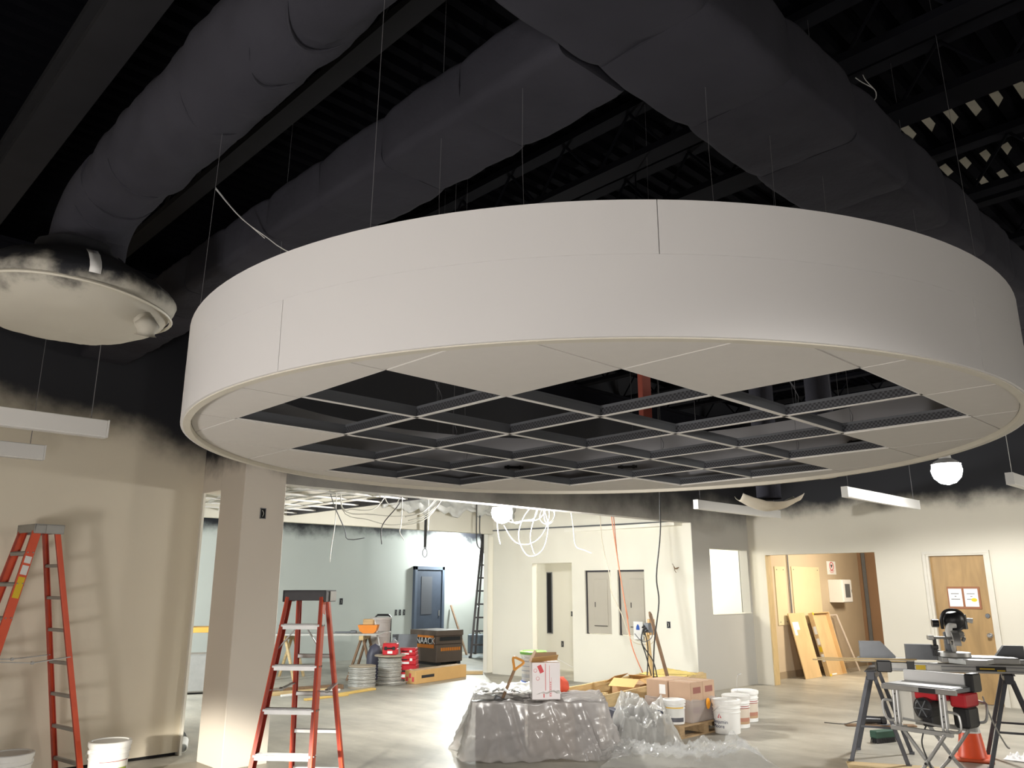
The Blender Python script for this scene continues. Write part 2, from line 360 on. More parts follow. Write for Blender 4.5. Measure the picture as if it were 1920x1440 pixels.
# open-web steel joists running the same way as the ducts
def joist(x, w=.13, zb=4.62, y0=-5.9, y1=8.7, web=True, m=m_steel_black):
    mb = MB(); mb.box(x - w / 2, x + w / 2, y0, y1, zb, zb + .05); mb.box(x - .06, x + .06, y0, y1, DECK - .06, DECK - .001)
    j = mb.build('roof_joist', m, parent=ceiling)
    if web:
        mb = MB(); n = int((y1 - y0) / .6)
        for k in range(n):
            a = y0 + (y1 - y0) * k / n; b = y0 + (y1 - y0) * (k + .5) / n; c = y0 + (y1 - y0) * (k + 1) / n
            mb.cyl((x, a, zb + .04), (x, b, DECK - .05), .012, n=6); mb.cyl((x, b, DECK - .05), (x, c, zb + .04), .012, n=6)
        mb.build('joist_web', m, parent=j)
for x, w in ((-2.6, .13), (-1.35, .13), (-.15, .13), (1.04, .24), (2.10, .13), (3.15, .13), (4.18, .15), (4.95, .23), (6.45, .13), (7.6, .13), (8.8, .13), (10.0, .13), (11.2, .13), (12.4, .13)):
    joist(x, w, y1=8.8 if x < 3.6 else 7.75, m=m_steel_lit if x in (1.04, -.15, 2.10) else m_steel_black)
mb = MB()                                                          # a cross beam over the left wall
mb.box(-5, 13.6, 7.55, 7.67, 4.30, 4.34); mb.box(-5, 13.6, 7.60, 7.62, 4.34, 4.6); mb.box(-5, 13.6, 7.55, 7.67, 4.58, 4.62)
tag(mb.build('cross_beam', m_steel_black, parent=ceiling), 'dark steel cross beam above the left wall')

wall('wall_left', m_wall_left, (-6, 8.85), (3.72, 8.85), .03, DECK, .16)
mb = MB(); mb.box(-6, 3.70, 8.87, 8.99, 0, .03); struct(mb, 'trim_1', m_dark)
mb = MB(); mb.box(3.72, 3.90, 8.38, 8.85, 2.712, DECK); struct(mb, 'wall_gap_header', m_wall_col)
mb = MB(); mb.box(3.715, 3.74, 8.80, 9.02, 0, 2.712); struct(mb, 'trim_2', m_white_wall)
mb = MB(); mb.box(3.72, 4.19, 7.82, 8.38, 0, DECK, bev=.006); struct(mb, 'column', m_wall_col)
wall('wall_middle', m_wall_mid, (4.19, 7.82), (13.73, 7.82), 0, DECK, .18, [(0, 7.68, 0, 2.767), (8.21, 9.48, 1.23, 2.35)])
wall('wall_right', m_wall_right, (13.73, 7.82), (13.73, -6), 0, DECK, .16, [(.33, 2.315, 0, 2.255), (3.11, 3.99, 0, 2.20)])
wall('wall_behind', m_wall_right, (13.73, -5.9), (-6, -5.9), 0, DECK, .16)
wall('wall_near', m_wall_left, (-6, -5.9), (-6, 8.85), 0, DECK, .16)
box = wall('wall_panels', m_wall_box, (11.45, 12.4), (11.87, 7.83), 0, 3.55, .13, [(1.05, 2.025, 0, 2.14), (2.32, 2.90, .85, 1.99), (3.05, 3.62, .85, 1.99)])
mb = MB(); mb.box(3.2, 11.45, 12.4, 12.55, 2.76, 3.55); struct(mb, 'wall_bulkhead', m_wall_box)
wall('wall_back', m_wall_back, (-1, 17.0), (21, 17.0), 0, 4.0, .16)
wall('wall_back_left', m_white_wall, (-1, 9.0), (-1, 17), 0, 4.0, .16)
wall('wall_back_right', m_wall_back, (20.8, 17), (20.8, 12.8), 0, 4.0, .16)
mb = MB(); mb.box(-1, 20.8, 12.56, 17.0, 3.62, 3.7); struct(mb, 'ceiling_back', m_black)
mb = MB(); mb.box(-1, 11.4, 9.01, 12.39, 3.5, 3.58); mb.box(4.2, 11.7, 8.02, 9.01, 3.5, 3.58); struct(mb, 'ceiling_middle', mat('old_pale_deck', (.50, .49, .43), .8, var=.3, scale=2))
# small lit room behind the panel wall
mb = MB(); mb.box(11.5, 20.8, 12.62, 12.74, 0, 3.55); struct(mb, 'wall_room_back', m_white_wall)
mb = MB(); mb.box(13.67, 13.73, 7.99, 12.62, 0, 3.0); struct(mb, 'wall_room_side', m_white_wall)
mb = MB(); mb.box(13.00, 13.10, 10.2, 12.62, 0, 2.72); struct(mb, 'wall_room_partition', m_white_wall)
mb = MB(); mb.box(11.62, 13.68, 8.0, 12.63, 2.72, 2.78); struct(mb, 'ceiling_room', m_white_wall)
mb = MB(); mb.box(12.984, 13.00, 12.19, 12.31, .74, 1.98); slot = struct(mb, 'window_2', m_dark)
for a in ((12.978, 13.00, 12.17, 12.19, .72, 2.0), (12.978, 13.00, 12.31, 12.33, .72, 2.0), (12.978, 13.00, 12.19, 12.31, .72, .74), (12.978, 13.00, 12.19, 12.31, 1.98, 2.0)):
    MB().box(*a).build('frame', m_grey, parent=slot)
# reveal of the opening in the middle wall and sill of its window
mb = MB(); mb.box(12.40, 13.67, 7.80, 8.0, 1.222, 1.234); struct(mb, 'window_1_sill', m_white_wall)
# corridor behind the opening in the right wall
wall('wall_corridor', m_corr, (13.89, 7.90), (18.7, 7.90), 0, 2.9, .1)
wall('wall_corridor_end', m_brown, (18.7, 7.9), (18.7, 1.5), 0, 2.9, .1)
mb = MB(); mb.box(13.9, 18.7, 1.5, 7.9, 2.85, 2.93); struct(mb, 'ceiling_corridor', m_white_wall)
mb = MB(); mb.box(13.722, 13.90, 7.470, 7.492, 0, 2.254, bev=.003); struct(mb, 'trim_3', m_lumv)
mb = MB(); mb.box(18.66, 18.69, 7.72, 7.80, 0, 2.85, bev=.005); struct(mb, 'trim_4', m_grey)
mb = MB(); mb.box(13.9, 18.6, 7.885, 7.9, 0, .12); struct(mb, 'baseboard_corridor', mat('tan_vinyl', (.30, .23, .15), .6))
# door in the right wall: frame, slab, hardware, two notices
dr = MB(); dr.box(13.765, 13.81, 3.875, 4.665, .01, 2.165, bev=.003); door = struct(dr, 'door_1', m_door)
mb = MB()
for a in ((13.705, 13.89, 4.665, 4.72, 0, 2.165), (13.705, 13.89, 3.82, 3.875, 0, 2.165), (13.705, 13.89, 3.82, 4.72, 2.166, 2.21)): mb.box(*a)
for a in ((13.690, 13.735, 4.705, 4.75, 0, 2.19), (13.690, 13.735, 3.79, 3.835, 0, 2.19), (13.690, 13.735, 3.79, 4.75, 2.191, 2.235)): mb.box(*a)
mb.build('frame', mat('door_frame_cream', (.60, .57, .50), .5), parent=door)
k = MB(); k.cyl((13.765, 3.945, .99), (13.752, 3.945, .99), .034, n=20); k.cyl((13.752, 3.945, .99), (13.72, 3.945, .99), .011); k.cyl((13.735, 3.945, .99), (13.69, 3.945, .99), .022, .031, n=20); k.cyl((13.69, 3.945, .99), (13.68, 3.945, .99), .031, .02, n=20)
tag(k.build('door_knob', m_steel, parent=door), 'round chrome knob')
k = MB(); k.cyl((13.765, 3.945, 1.27), (13.745, 3.945, 1.27), .035, .03, n=20); k.cyl((13.745, 3.945, 1.27), (13.74, 3.945, 1.27), .014, n=12)
tag(k.build('deadbolt', m_grey, parent=door), 'round steel deadbolt')
nb = thing('notice_board', 'brown backing board with two white notices taped on the plywood coloured door', 'notice', (13.765, 4.24, 1.53))
MB().box(-.012, 0, -.235, .225, -.165, .165, bev=.002).build('board', mat('brown_board', (.28, .11, .05), .6), parent=nb)
for y0, yl in ((.018, 0), (-.205, 1)):
    p = MB(); p.box(-.0145, -.0125, y0, y0 + .19, -.13, .135); po = p.build('paper', m_paper, parent=nb)
    b = MB()
    for z, w in ((.06, .05), (.02, .014), (-.022, .06)):
        k0 = y0 + .095 - w
        while k0 < y0 + .095 + w: b.box(-.0156, -.0145, k0, k0 + .011, z - .005, z + .006); k0 += .014
    tag(b.build('lettering', m_ink, parent=po), kind='stuff')
    if yl:
        s = MB(); s.prism([(math.cos(t) * .042 + .0, math.sin(t) * .028) for t in [i * math.pi / 5 for i in range(10)]], 0, .002, M=Matrix.Translation((-.0166, y0 + .06, -.03)) @ Matrix(((0, 0, 1, 0), (1, 0, 0, 0), (0, 1, 0, 0), (0, 0, 0, 1)))); tag(s.build('sticky_note', m_yel, parent=po), 'yellow note on the paper')
# ---------------------------------------------------------------- suspended round ceiling cloud
DX, DY, DR, ZB, ZT = 3.412, 2.915, 2.145, 2.445, 2.905
GX, GY, GS, GZ = 1.6063, 2.3259, .6096, 2.469
cloud = thing('ceiling_cloud', 'large round white suspended ceiling drum with an open tile grid in its underside', 'ceiling', (DX, DY, ZB))
def arc_panel(a0, a1, r0, r1, z0, z1):
    n = max(2, int((a1 - a0) / R(2.5))); mb = MB()
    vs = []
    for i in range(n + 1):
        t = a0 + (a1 - a0) * i / n; c, s_ = math.cos(t), math.sin(t)
        vs += [(c * r1, s_ * r1, z0), (c * r1, s_ * r1, z1), (c * r0, s_ * r0, z1), (c * r0, s_ * r0, z0)]
    fs = [(i * 4 + k, i * 4 + (k + 1) % 4, (i + 1) * 4 + (k + 1) % 4, (i + 1) * 4 + k) for i in range(n) for k in range(4)] + [(3, 2, 1, 0), tuple(n * 4 + k for k in range(4))]
    return mb.add(vs, fs)
for row, (z0, z1, st, nn) in enumerate(((0, .272, R(-170.1), 5), (.272, ZT - ZB, R(-132.98), 5))):
    for k in range(nn):
        a0 = st + k * 2 * math.pi / nn; g = .0012
        arc_panel(a0 + g / 2, a0 + 2 * math.pi / nn - g / 2, DR - .012, DR, z0, z1 - (.0004 if row == 0 else 0)).build('fascia_panel', m_fascia, parent=cloud, ang=30)
mb = MB(); mb.lathe([(DR - .013, .015), (DR - .013, ZT - ZB - .004), (DR - .035, ZT - ZB - .004), (DR - .035, .045), (DR - .018, .015), (DR - .013, .015)], 120, cap=False)
back = mb.build('backing_ring', m_grey_in, parent=cloud, ang=30)
for k in range(14):
    t = k * 2 * math.pi / 14 + .1; M = Matrix.Rotation(t, 3, 'Z'); mb = MB()
    mb.obox(M @ Vector((DR - .040, 0, .21)), (.008, .16, .02), M); mb.obox(M @ Vector((DR - .045, -.05, .21)), (.008, .02, .03), M); mb.obox(M @ Vector((DR - .045, .05, .21)), (.008, .02, .03), M)
    mb.build('bracket', m_blk, parent=back)
mb = MB(); mb.lathe([(DR - .012, .004), (DR - .0125, -.004), (DR - .045, -.004), (DR - .047, .02), (DR - .012, .02), (DR - .012, .004)], 160, cap=False); mb.build('rim_trim', mat('rim_trim_cream', (.62, .585, .50), .5), parent=cloud, ang=40)
def half_chord(v, c, r): d = r * r - (v - c) ** 2; return math.sqrt(d) if d > 0 else 0
RG = DR - .047; TH = .040
slot_m = mat('perforated_web', (.20, .205, .215), .5, var=0)
def checker(m):
    nt = m.node_tree; b = nt.nodes['Principled BSDF']; tc = nt.nodes.new('ShaderNodeTexCoord'); mp = nt.nodes.new('ShaderNodeMapping'); mp.inputs['Scale'].default_value = (95, 95, 95)
    br = nt.nodes.new('ShaderNodeTexChecker'); br.inputs['Scale'].default_value = 1; br.inputs[1].default_value = (.07, .073, .08, 1); br.inputs[2].default_value = (.02, .02, .024, 1)
    nt.links.new(tc.outputs['Object'], mp.inputs[0]); nt.links.new(mp.outputs[0], br.inputs[0]); nt.links.new(br.outputs[0], b.inputs['Base Color'])
checker(slot_m)
def tee(p0, p1, perf):
    mb = MB(); d = Vector(p1) - Vector(p0); L = d.length; a = math.atan2(d.y, d.x)
    mb.box(0, L, -.012, .012, 0, .0025); mb.box(0, L, -.003, .003, .0025, TH, 1); mb.box(0, L, -.006, .006, TH, TH + .012, 2)
    o = mb.build('tee_bar', [m_tee, slot_m if perf else m_web, m_web], parent=cloud); o.location = (p0[0] - DX, p0[1] - DY, GZ - ZB); o.rotation_euler.z = a
for i in range(-1, 8):
    x = GX + i * GS; hh = half_chord(x, DX, RG)
    if hh > .1: tee((x, DY - hh), (x, DY + hh), True)
for j in range(-4, 6):
    y = GY + j * GS; hh = half_chord(y, DY, RG)
    if hh > .1: tee((DX - hh, y), (DX + hh, y), False)
OPEN = {(0, 0), (0, 1), (1, -1), (1, 0), (1, 1), (1, 2), (2, -2), (2, -1), (2, 0), (2, 1), (2, 2), (2, 3), (3, -2), (3, -1), (3, 0), (3, 1), (3, 2), (3, 3), (4, -1), (4, 0), (4, 1), (4, 2), (5, 0), (5, 1)}
circ = [(DX + (RG - .002) * math.cos(t), DY + (RG - .002) * math.sin(t)) for t in [2 * math.pi * k / 144 for k in range(144)]]
def clip(poly, ax, val, sgn):
    out = []
    for a, b in zip(poly, poly[1:] + poly[:1]):
        da, db = (a[ax] - val) * sgn, (b[ax] - val) * sgn
        if da >= 0: out.append(a)
        if da * db < 0: t = da / (da - db); out.append((a[0] + (b[0] - a[0]) * t, a[1] + (b[1] - a[1]) * t))
    return out
for i in range(-2, 8):
    for j in range(-4, 6):
        if (i, j) in OPEN: continue
        g = .0045; x0, y0 = GX + i * GS + g, GY + j * GS + g; x1, y1 = x0 + GS - 2 * g, y0 + GS - 2 * g
        p = circ
        for ax, v, s_ in ((0, x0, 1), (0, x1, -1), (1, y0, 1), (1, y1, -1)):
            p = clip(p, ax, v, s_) if p else p
        if len(p) < 3: continue
        ar = abs(sum(a[0] * b[1] - a[1] * b[0] for a, b in zip(p, p[1:] + p[:1]))) / 2
        if ar < .004: continue
        MB().prism([(a - DX, b - DY) for a, b in p], GZ - ZB - .0055, GZ - ZB + .012).build('ceiling_tile', m_tile, parent=cloud, ang=20)
# hangers: thin wires from the rim and grid up to the joists
def hanger(x, y, z0, z1, r=.0013, m=None, bend=.0):
    mb = MB(); mb.tube([(x, y, z0), (x + bend * .3, y + bend * .2, (z0 * 2 + z1) / 3), (x + bend, y + bend * .5, z1)], r, 5); return mb.build('hanger_wire', m or m_wire)
nh = 0
for t in (30, 75, 120, 158, 200, 300, 318, 345):
    x, y = DR * .985 * math.cos(R(t)), DR * .985 * math.sin(R(t)); mb = MB(); mb.tube([(x, y, ZT - ZB - .05), (x * .99, y * .99, 1.4), (x * .98, y * .98, 2.6)], .0011, 5)
    mb.build('hanger_wire', m_wirek, parent=cloud)
for i, j in ((1, 0), (2, 2), (3, -1), (4, 1), (2, -1), (3, 3), (5, 0), (4, -1), (1, 1)):
    x, y = GX + i * GS - DX + .12, GY + j * GS - DY; mb = MB(); mb.tube([(x, y, GZ - ZB + .05), (x + .006, y, .4), (x - .01, y + .01, 1.2), (x, y, 2.6)], .0011, 5)
    mb.tube([(x, y, GZ - ZB + .06), (x + .03, y, GZ - ZB + .12), (x + .01, y + .03, GZ - ZB + .2), (x, y, GZ - ZB + .16)], .0016, 5, smooth=3); mb.build('hanger_wire', m_wirek, parent=cloud)
def at(fd_pt): return fd_pt
b = MB(); b.tube([(4.86, 2.32, 3.98), (4.62, 2.06, 3.96), (4.60, 2.05, 3.97), (4.72, 1.60, 4.31)], .0038, 6); b.tube([(4.62, 2.06, 3.96), (4.625, 2.05, 3.90), (4.60, 2.06, 3.87), (4.63, 2.05, 3.85), (4.61, 2.05, 3.80), (4.615, 2.05, 3.40)], .003, 5, smooth=3)
tag(b.build('support_wire', m_white), 'bright bent support wire forming a wide V above the white ceiling drum', 'wire')
b = MB(); b.tube([(4.72, 1.60, 4.31), (4.73, 1.58, 4.62)], .002, 5); b.tube([(4.725, 1.585, 4.60), (4.71, 1.60, 4.66), (4.735, 1.575, 4.70), (4.73, 1.575, 4.76), (4.69, 1.63, 4.82), (4.67, 1.66, 4.86)], .003, 5, smooth=3); b.tube([(4.73, 1.575, 4.76), (4.70, 1.61, 4.83), (4.69, 1.62, 4.87)], .0025, 5, smooth=3)
tag(b.build('tie_wire', m_white), 'frayed twisted tie wire hanging by the dark roof joist', 'wire')
b = MB(); b.tube([(1.98, 4.98, 4.35), (2.12, 4.83, 4.12), (2.30, 4.66, 3.93), (2.42, 4.50, 3.72), (2.43, 4.45, 2.92)], .0035, 6, smooth=4); b.tube([(1.98, 4.98, 4.36), (2.1, 4.86, 4.16), (2.24, 4.72, 3.98)], .0025, 5, smooth=4)
tag(b.build('support_wire', m_white), 'slack pale wire running down to the left edge of the white ceiling drum', 'wire')
mb = MB(); mb.box(-.05, .05, -.02, .02, 0, .42, bev=.004); rb = thing('red_strap', 'short red vertical strap seen up through an open grid cell of the drum', 'strap', (4.28, 3.13, 2.75)); mb.build('strap', mat('red_brown_strap', (.42, .10, .07), .6, var=.15), parent=rb)
mb = MB(); mb.box(-.004, .004, -.004, .004, .42, 2.34); mb.build('hanger', m_steel_black, parent=rb)

# ---------------------------------------------------------------- ducts
def rrect(w, h, r, n=4):
    out = []
    for cx, cy, a in ((w / 2 - r, h / 2 - r, 0), (-w / 2 + r, h / 2 - r, 90), (-w / 2 + r, -h / 2 + r, 180), (w / 2 - r, -h / 2 + r, 270)):
        out += [(cx + r * math.cos(R(a + 90 * k / n)), cy + r * math.sin(R(a + 90 * k / n))) for k in range(n + 1)]
    res = []
    for a, b in zip(out, out[1:] + out[:1]):                        # a few points along the flats so that they can sag
        d = math.hypot(b[0] - a[0], b[1] - a[1]); k = max(1, int(d / .1)); res += [(a[0] + (b[0] - a[0]) * i / k, a[1] + (b[1] - a[1]) * i / k) for i in range(k)]
    return res
def duct_run(name, label, axis, s0, s1, cx, cz, prof, sec, wr=.012, first=None):
    root = thing(name, label, 'duct', (cx, s0, cz) if axis == 'y' else (s0, cx, cz)); s = 0; L = s1 - s0; k = 0
    while s < L - .02:
        e = min(L, s + (first if (first and k == 0) else sec)); mb = MB(); n = max(6, int((e - s) / .05)); vs = []; P_ = len(prof)
        for i in range(n + 1):
            t = i / n; q = 1 - .045 * (abs(2 * t - 1) ** 6) + .012 * math.sin(math.pi * t); v = s + (e - s) * t
            for (a, b) in prof:
                w = fbm(a * 5 + k * 3, b * 5, v * 4 + cx) * wr; f = q + w / max(.1, math.hypot(a, b))
                vs.append((a * f, v, b * f) if axis == 'y' else (v, a * f, b * f))
        fs = [(i * P_ + j, i * P_ + (j + 1) % P_, (i + 1) * P_ + (j + 1) % P_, (i + 1) * P_ + j) for i in range(n) for j in range(P_)] + [tuple(range(P_)), tuple(n * P_ + j for j in range(P_))]
        mb.add(vs, fs).build('duct_section', m_wrap, parent=root, ang=60); s = e; k += 1
    return root
rp = [(.245 * math.cos(2 * math.pi * i / 36), .245 * math.sin(2 * math.pi * i / 36)) for i in range(36)]
d1 = duct_run('round_duct', 'thick round black wrapped duct ending in a bagged diffuser over the left wall', 'y', 2.02, 5.14, 1.424, 4.23, rp, 3.5, .02)
mb = MB(); pts = [(0, 3.1, 0), (0, 3.35, -.012), (0, 3.52, -.06), (0, 3.64, -.17), (0, 3.67, -.32), (0, 3.67, -.36)]; mb.tube(catmull([Vector(p) for p in pts], 4), .243, 28); mb.build('duct_elbow', m_wrap, parent=d1, ang=60)
m_crease = m_dark
for v, t0, t1, dv in ((1.62, 215, 300, .10), (2.62, 205, 290, .05), (.55, 220, 310, .25), (.95, 230, 300, .22), (3.3, 215, 280, .03)):
    pts = [(.249 * math.cos(R(t)), v + dv * math.sin((t - t0) / (t1 - t0) * math.pi) * .6 + dv * (t - t0) / (t1 - t0) * .5, .249 * math.sin(R(t))) for t in [t0 + (t1 - t0) * k / 12 for k in range(13)]]
    mb = MB(); mb.tube(pts, lambda u: .001 + .010 * math.sin(math.pi * u), 6); mb.build('wrap_crease', m_wrap, parent=d1, ang=60)
duct_run('square_duct', 'long black wrapped branch duct with bulging square sections left of the white drum', 'y', 2.04, 8.8, 2.50, 4.165, rrect(.50, .34, .06), .68, .012)
duct_run('main_duct', 'broad black wrapped main duct crossing above the white drum', 'x', 1.05, 13.6, 1.72, 4.19, rrect(.62, .40, .06), .72, .012)
for u0, u1, y0_, z0_ in ((1.9, 4.5, 1.45, 4.6),):
    pass
# bagged round diffuser at the end of the round duct
m_bag = sooty('bag_plastic', (.50, .475, .41), 3.58, .22, .5, 2.0)
dif = thing('bagged_diffuser', 'round air diffuser bagged in milky plastic and taped, black overspray on top', 'diffuser', (1.36, 5.67, 3.335)); dif.scale = (.955, .955, .955)
prof = [(.0, 0), (.22, .008), (.42, .04), (.56, .10), (.64, .175), (.672, .24), (.665, .29), (.60, .36), (.50, .43), (.36, .50), (.28, .55), (.265, .62)]
cp = catmull([Vector((a, b, 0)) for a, b in prof], 4); n = 72; vs = []
for p in cp:
    for i in range(n):
        t = 2 * math.pi * i / n; f = 1 + .035 * fbm(math.cos(t) * 3, math.sin(t) * 3, p.y * 5) + .016 * math.sin(t * 3 + 1) * (p.x / .67)
        vs.append((p.x * f * math.cos(t), p.x * f * math.sin(t), p.y + .012 * fbm(math.cos(t) * p.x * 5, math.sin(t) * p.x * 5, 3)))
mb = MB(); mb.add(vs, [(j * n + i, j * n + (i + 1) % n, (j + 1) * n + (i + 1) % n, (j + 1) * n + i) for j in range(len(cp) - 1) for i in range(n)]); mb.build('plastic_bag', m_bag, parent=dif, ang=80)
mb = MB(); mb.tube([(.66 * math.cos(R(t)), .66 * math.sin(R(t)), .17 + .02 * math.sin(R(t * 2))) for t in range(0, 361, 6)], .012, 6); tag(mb.build('tape_band', mat('cream_tape', (.62, .59, .50), .5), parent=dif), 'pale tape band round the rim')
def radial_strip(t, pr, w, name, m):
    mb = MB(); M = Matrix.Rotation(R(t), 3, 'Z'); vs = []
    for (a, b) in pr: vs += [M @ Vector((a * 1.03 + .004, -w, b)), M @ Vector((a * 1.03 + .004, w, b))]
    mb.add(vs, [(2 * i, 2 * i + 1, 2 * i + 3, 2 * i + 2) for i in range(len(pr) - 1)]); return mb.build(name, m, parent=dif, thick=.003)
radial_strip(-94, [(.66, .23), (.668, .27), (.64, .32), (.57, .39), (.48, .45)], .035, 'tape_strip', m_paper); radial_strip(-160, [(.64, .185), (.668, .24), (.655, .30), (.57, .39)], .035, 'tape_strip', m_paper)
mb = MB(); M = Matrix.Rotation(R(-52), 3, 'Z')
for i in range(9):
    t = i / 8; r0 = .56 + .1 * t
mb.tube([M @ Vector(p) for p in [(.50, .10, .07), (.56, .03, .07), (.60, 0, .05), (.61, -.01, .0), (.60, .0, -.05)]], lambda u: .035 + .03 * math.sin(u * 7) ** 2 + .025 * u, 9, smooth=4); mb.build('knot', m_bag, parent=dif, ang=80)
# two more bagged diffusers seen beyond the drum, hanging lower
def scoop(name, label, loc, rx, ry, h, rz):
    t_ = thing(name, label, 'diffuser', loc, rz)
    def fn(u, v):
        x = (u * 2 - 1) * rx; y = (v * 2 - 1) * ry * math.sqrt(max(0, 1 - (u * 2 - 1) ** 2 * .55)); k = (u * 2 - 1) ** 2 + .6 * (v * 2 - 1) ** 2
        return (x, y, h * (k ** .9) * .9 + .012 * fbm(u * 4, v * 4, 1))
    mb = MB(); mb.sheet(fn, 24, 16); mb.build('plastic_bag', mat('bag_plastic_dusty', (.50, .455, .38), .6, var=.35, scale=3), parent=t_, ang=80, thick=.006, fix=False)
    mb = MB(); mb.cyl((0, 0, .15), (0, 0, DECK - loc[2]), .16, .16, 20); mb.build('drop_duct', m_wrap, parent=t_)
    return t_
scoop('bagged_diffuser', 'dusty plastic sling under a drop duct, over a light bar beyond the drum', (9.85, 5.25, 2.68), .40, .30, .15, R(-44))
scoop('bagged_diffuser', 'dusty plastic sling half hidden by the right edge of the drum', (9.75, 4.40, 3.02), .40, .30, .15, R(-44))
# linear light bars
def light_bar(label, x0, y, z=2.9, L=2.40):
    t = thing('light_bar', label, 'light fixture', (x0, y, z), group='white linear light bars hanging in rows')
    mb = MB(); mb.box(.012, L - .012, -.04, .04, -.125, 0, bev=.004); mb.build('housing', m_white, parent=t)
    mb = MB(); mb.box(.015, L - .015, -.034, .034, -.131, -.1245); mb.build('lens', mat('unlit_lens', (.66, .66, .65), .5), parent=t)
    for a in (0, L - .012): mb = MB(); mb.box(a, a + .012, -.042, .042, -.129, .002, bev=.002); mb.build('end_cap', m_white, parent=t)
    for a in (.12, L - .12): mb = MB(); mb.tube([(a, 0, 0), (a, .005, .9), (a, 0, 1.75)], .0028, 5); mb.build('cable', m_cable_w if x0 > 9.84 else m_wirek, parent=t)
    return t
light_bar('white linear light bar nearest the bagged diffuser by the left wall', -.52, 6.30)
light_bar('shorter looking white light bar close to the left wall, lower of the two there', -.55, 7.83)
light_bar('white linear light bar partly shaded by the plastic sling beyond the drum', 9.80, 6.36)
light_bar('white linear light bar between the drum and the hanging work lamp', 9.80, 4.21)
light_bar('white linear light bar cut off by the photo edge beside the bright lamp', 9.86, 2.42)
# ---------------------------------------------------------------- hanging work lamps
def work_lamp(label, loc, power, r=.13, top=3.3, col=(1, .985, .95), kind='SPOT'):
    t = thing('work_lamp', label, 'lamp', loc)
    mb = MB(); mb.lathe([(.0, -r), (r * .5, -r * .86), (r * .86, -r * .5), (r, 0), (r * .92, r * .38), (r * .7, r * .5), (0, r * .5)], 24)
    mb.build('glowing_diffuser', mat('lamp_glow', (1, 1, 1), .5, var=0, emit=(col, 60)), parent=t)  # made oversized to stand in for the lamp's glare
    mb = MB(); mb.lathe([(r * .95, r * .42), (r * .97, r * .46), (r * .72, r * .66), (r * .4, r * .85), (0, r * .9)], 24); mb.cyl((0, 0, r * .8), (0, 0, r * 1.5), r * .4, r * .32, 16); mb.cyl((0, 0, r * 1.5), (0, 0, r * 1.7), r * .2, n=10); mb.build('lamp_housing', m_white, parent=t)  # hood added over the lamp to block its upward light
    mb = MB(); mb.tube([(0, 0, r * 1.7), (.01, 0, (top - loc[2]) * .6), (0, 0, top - loc[2])], .005, 6); mb.build('cord', m_cable_w, parent=t)
    light('light_work_lamp', kind, (loc[0], loc[1], loc[2] - r * 1.3), power, col, r * .6, aim=(loc[0], loc[1], 0), spot=172, blend=.25)
    return t
work_lamp('glaring round work lamp hung just under the sooty header in the middle', (7.70, 8.16, 2.70), 430, .15, 3.5, kind='POINT')
work_lamp('glaring round work lamp hung under the ceiling beyond the right edge of the drum', (10.91, 3.36, 3.12), 330, .18, 5.10)
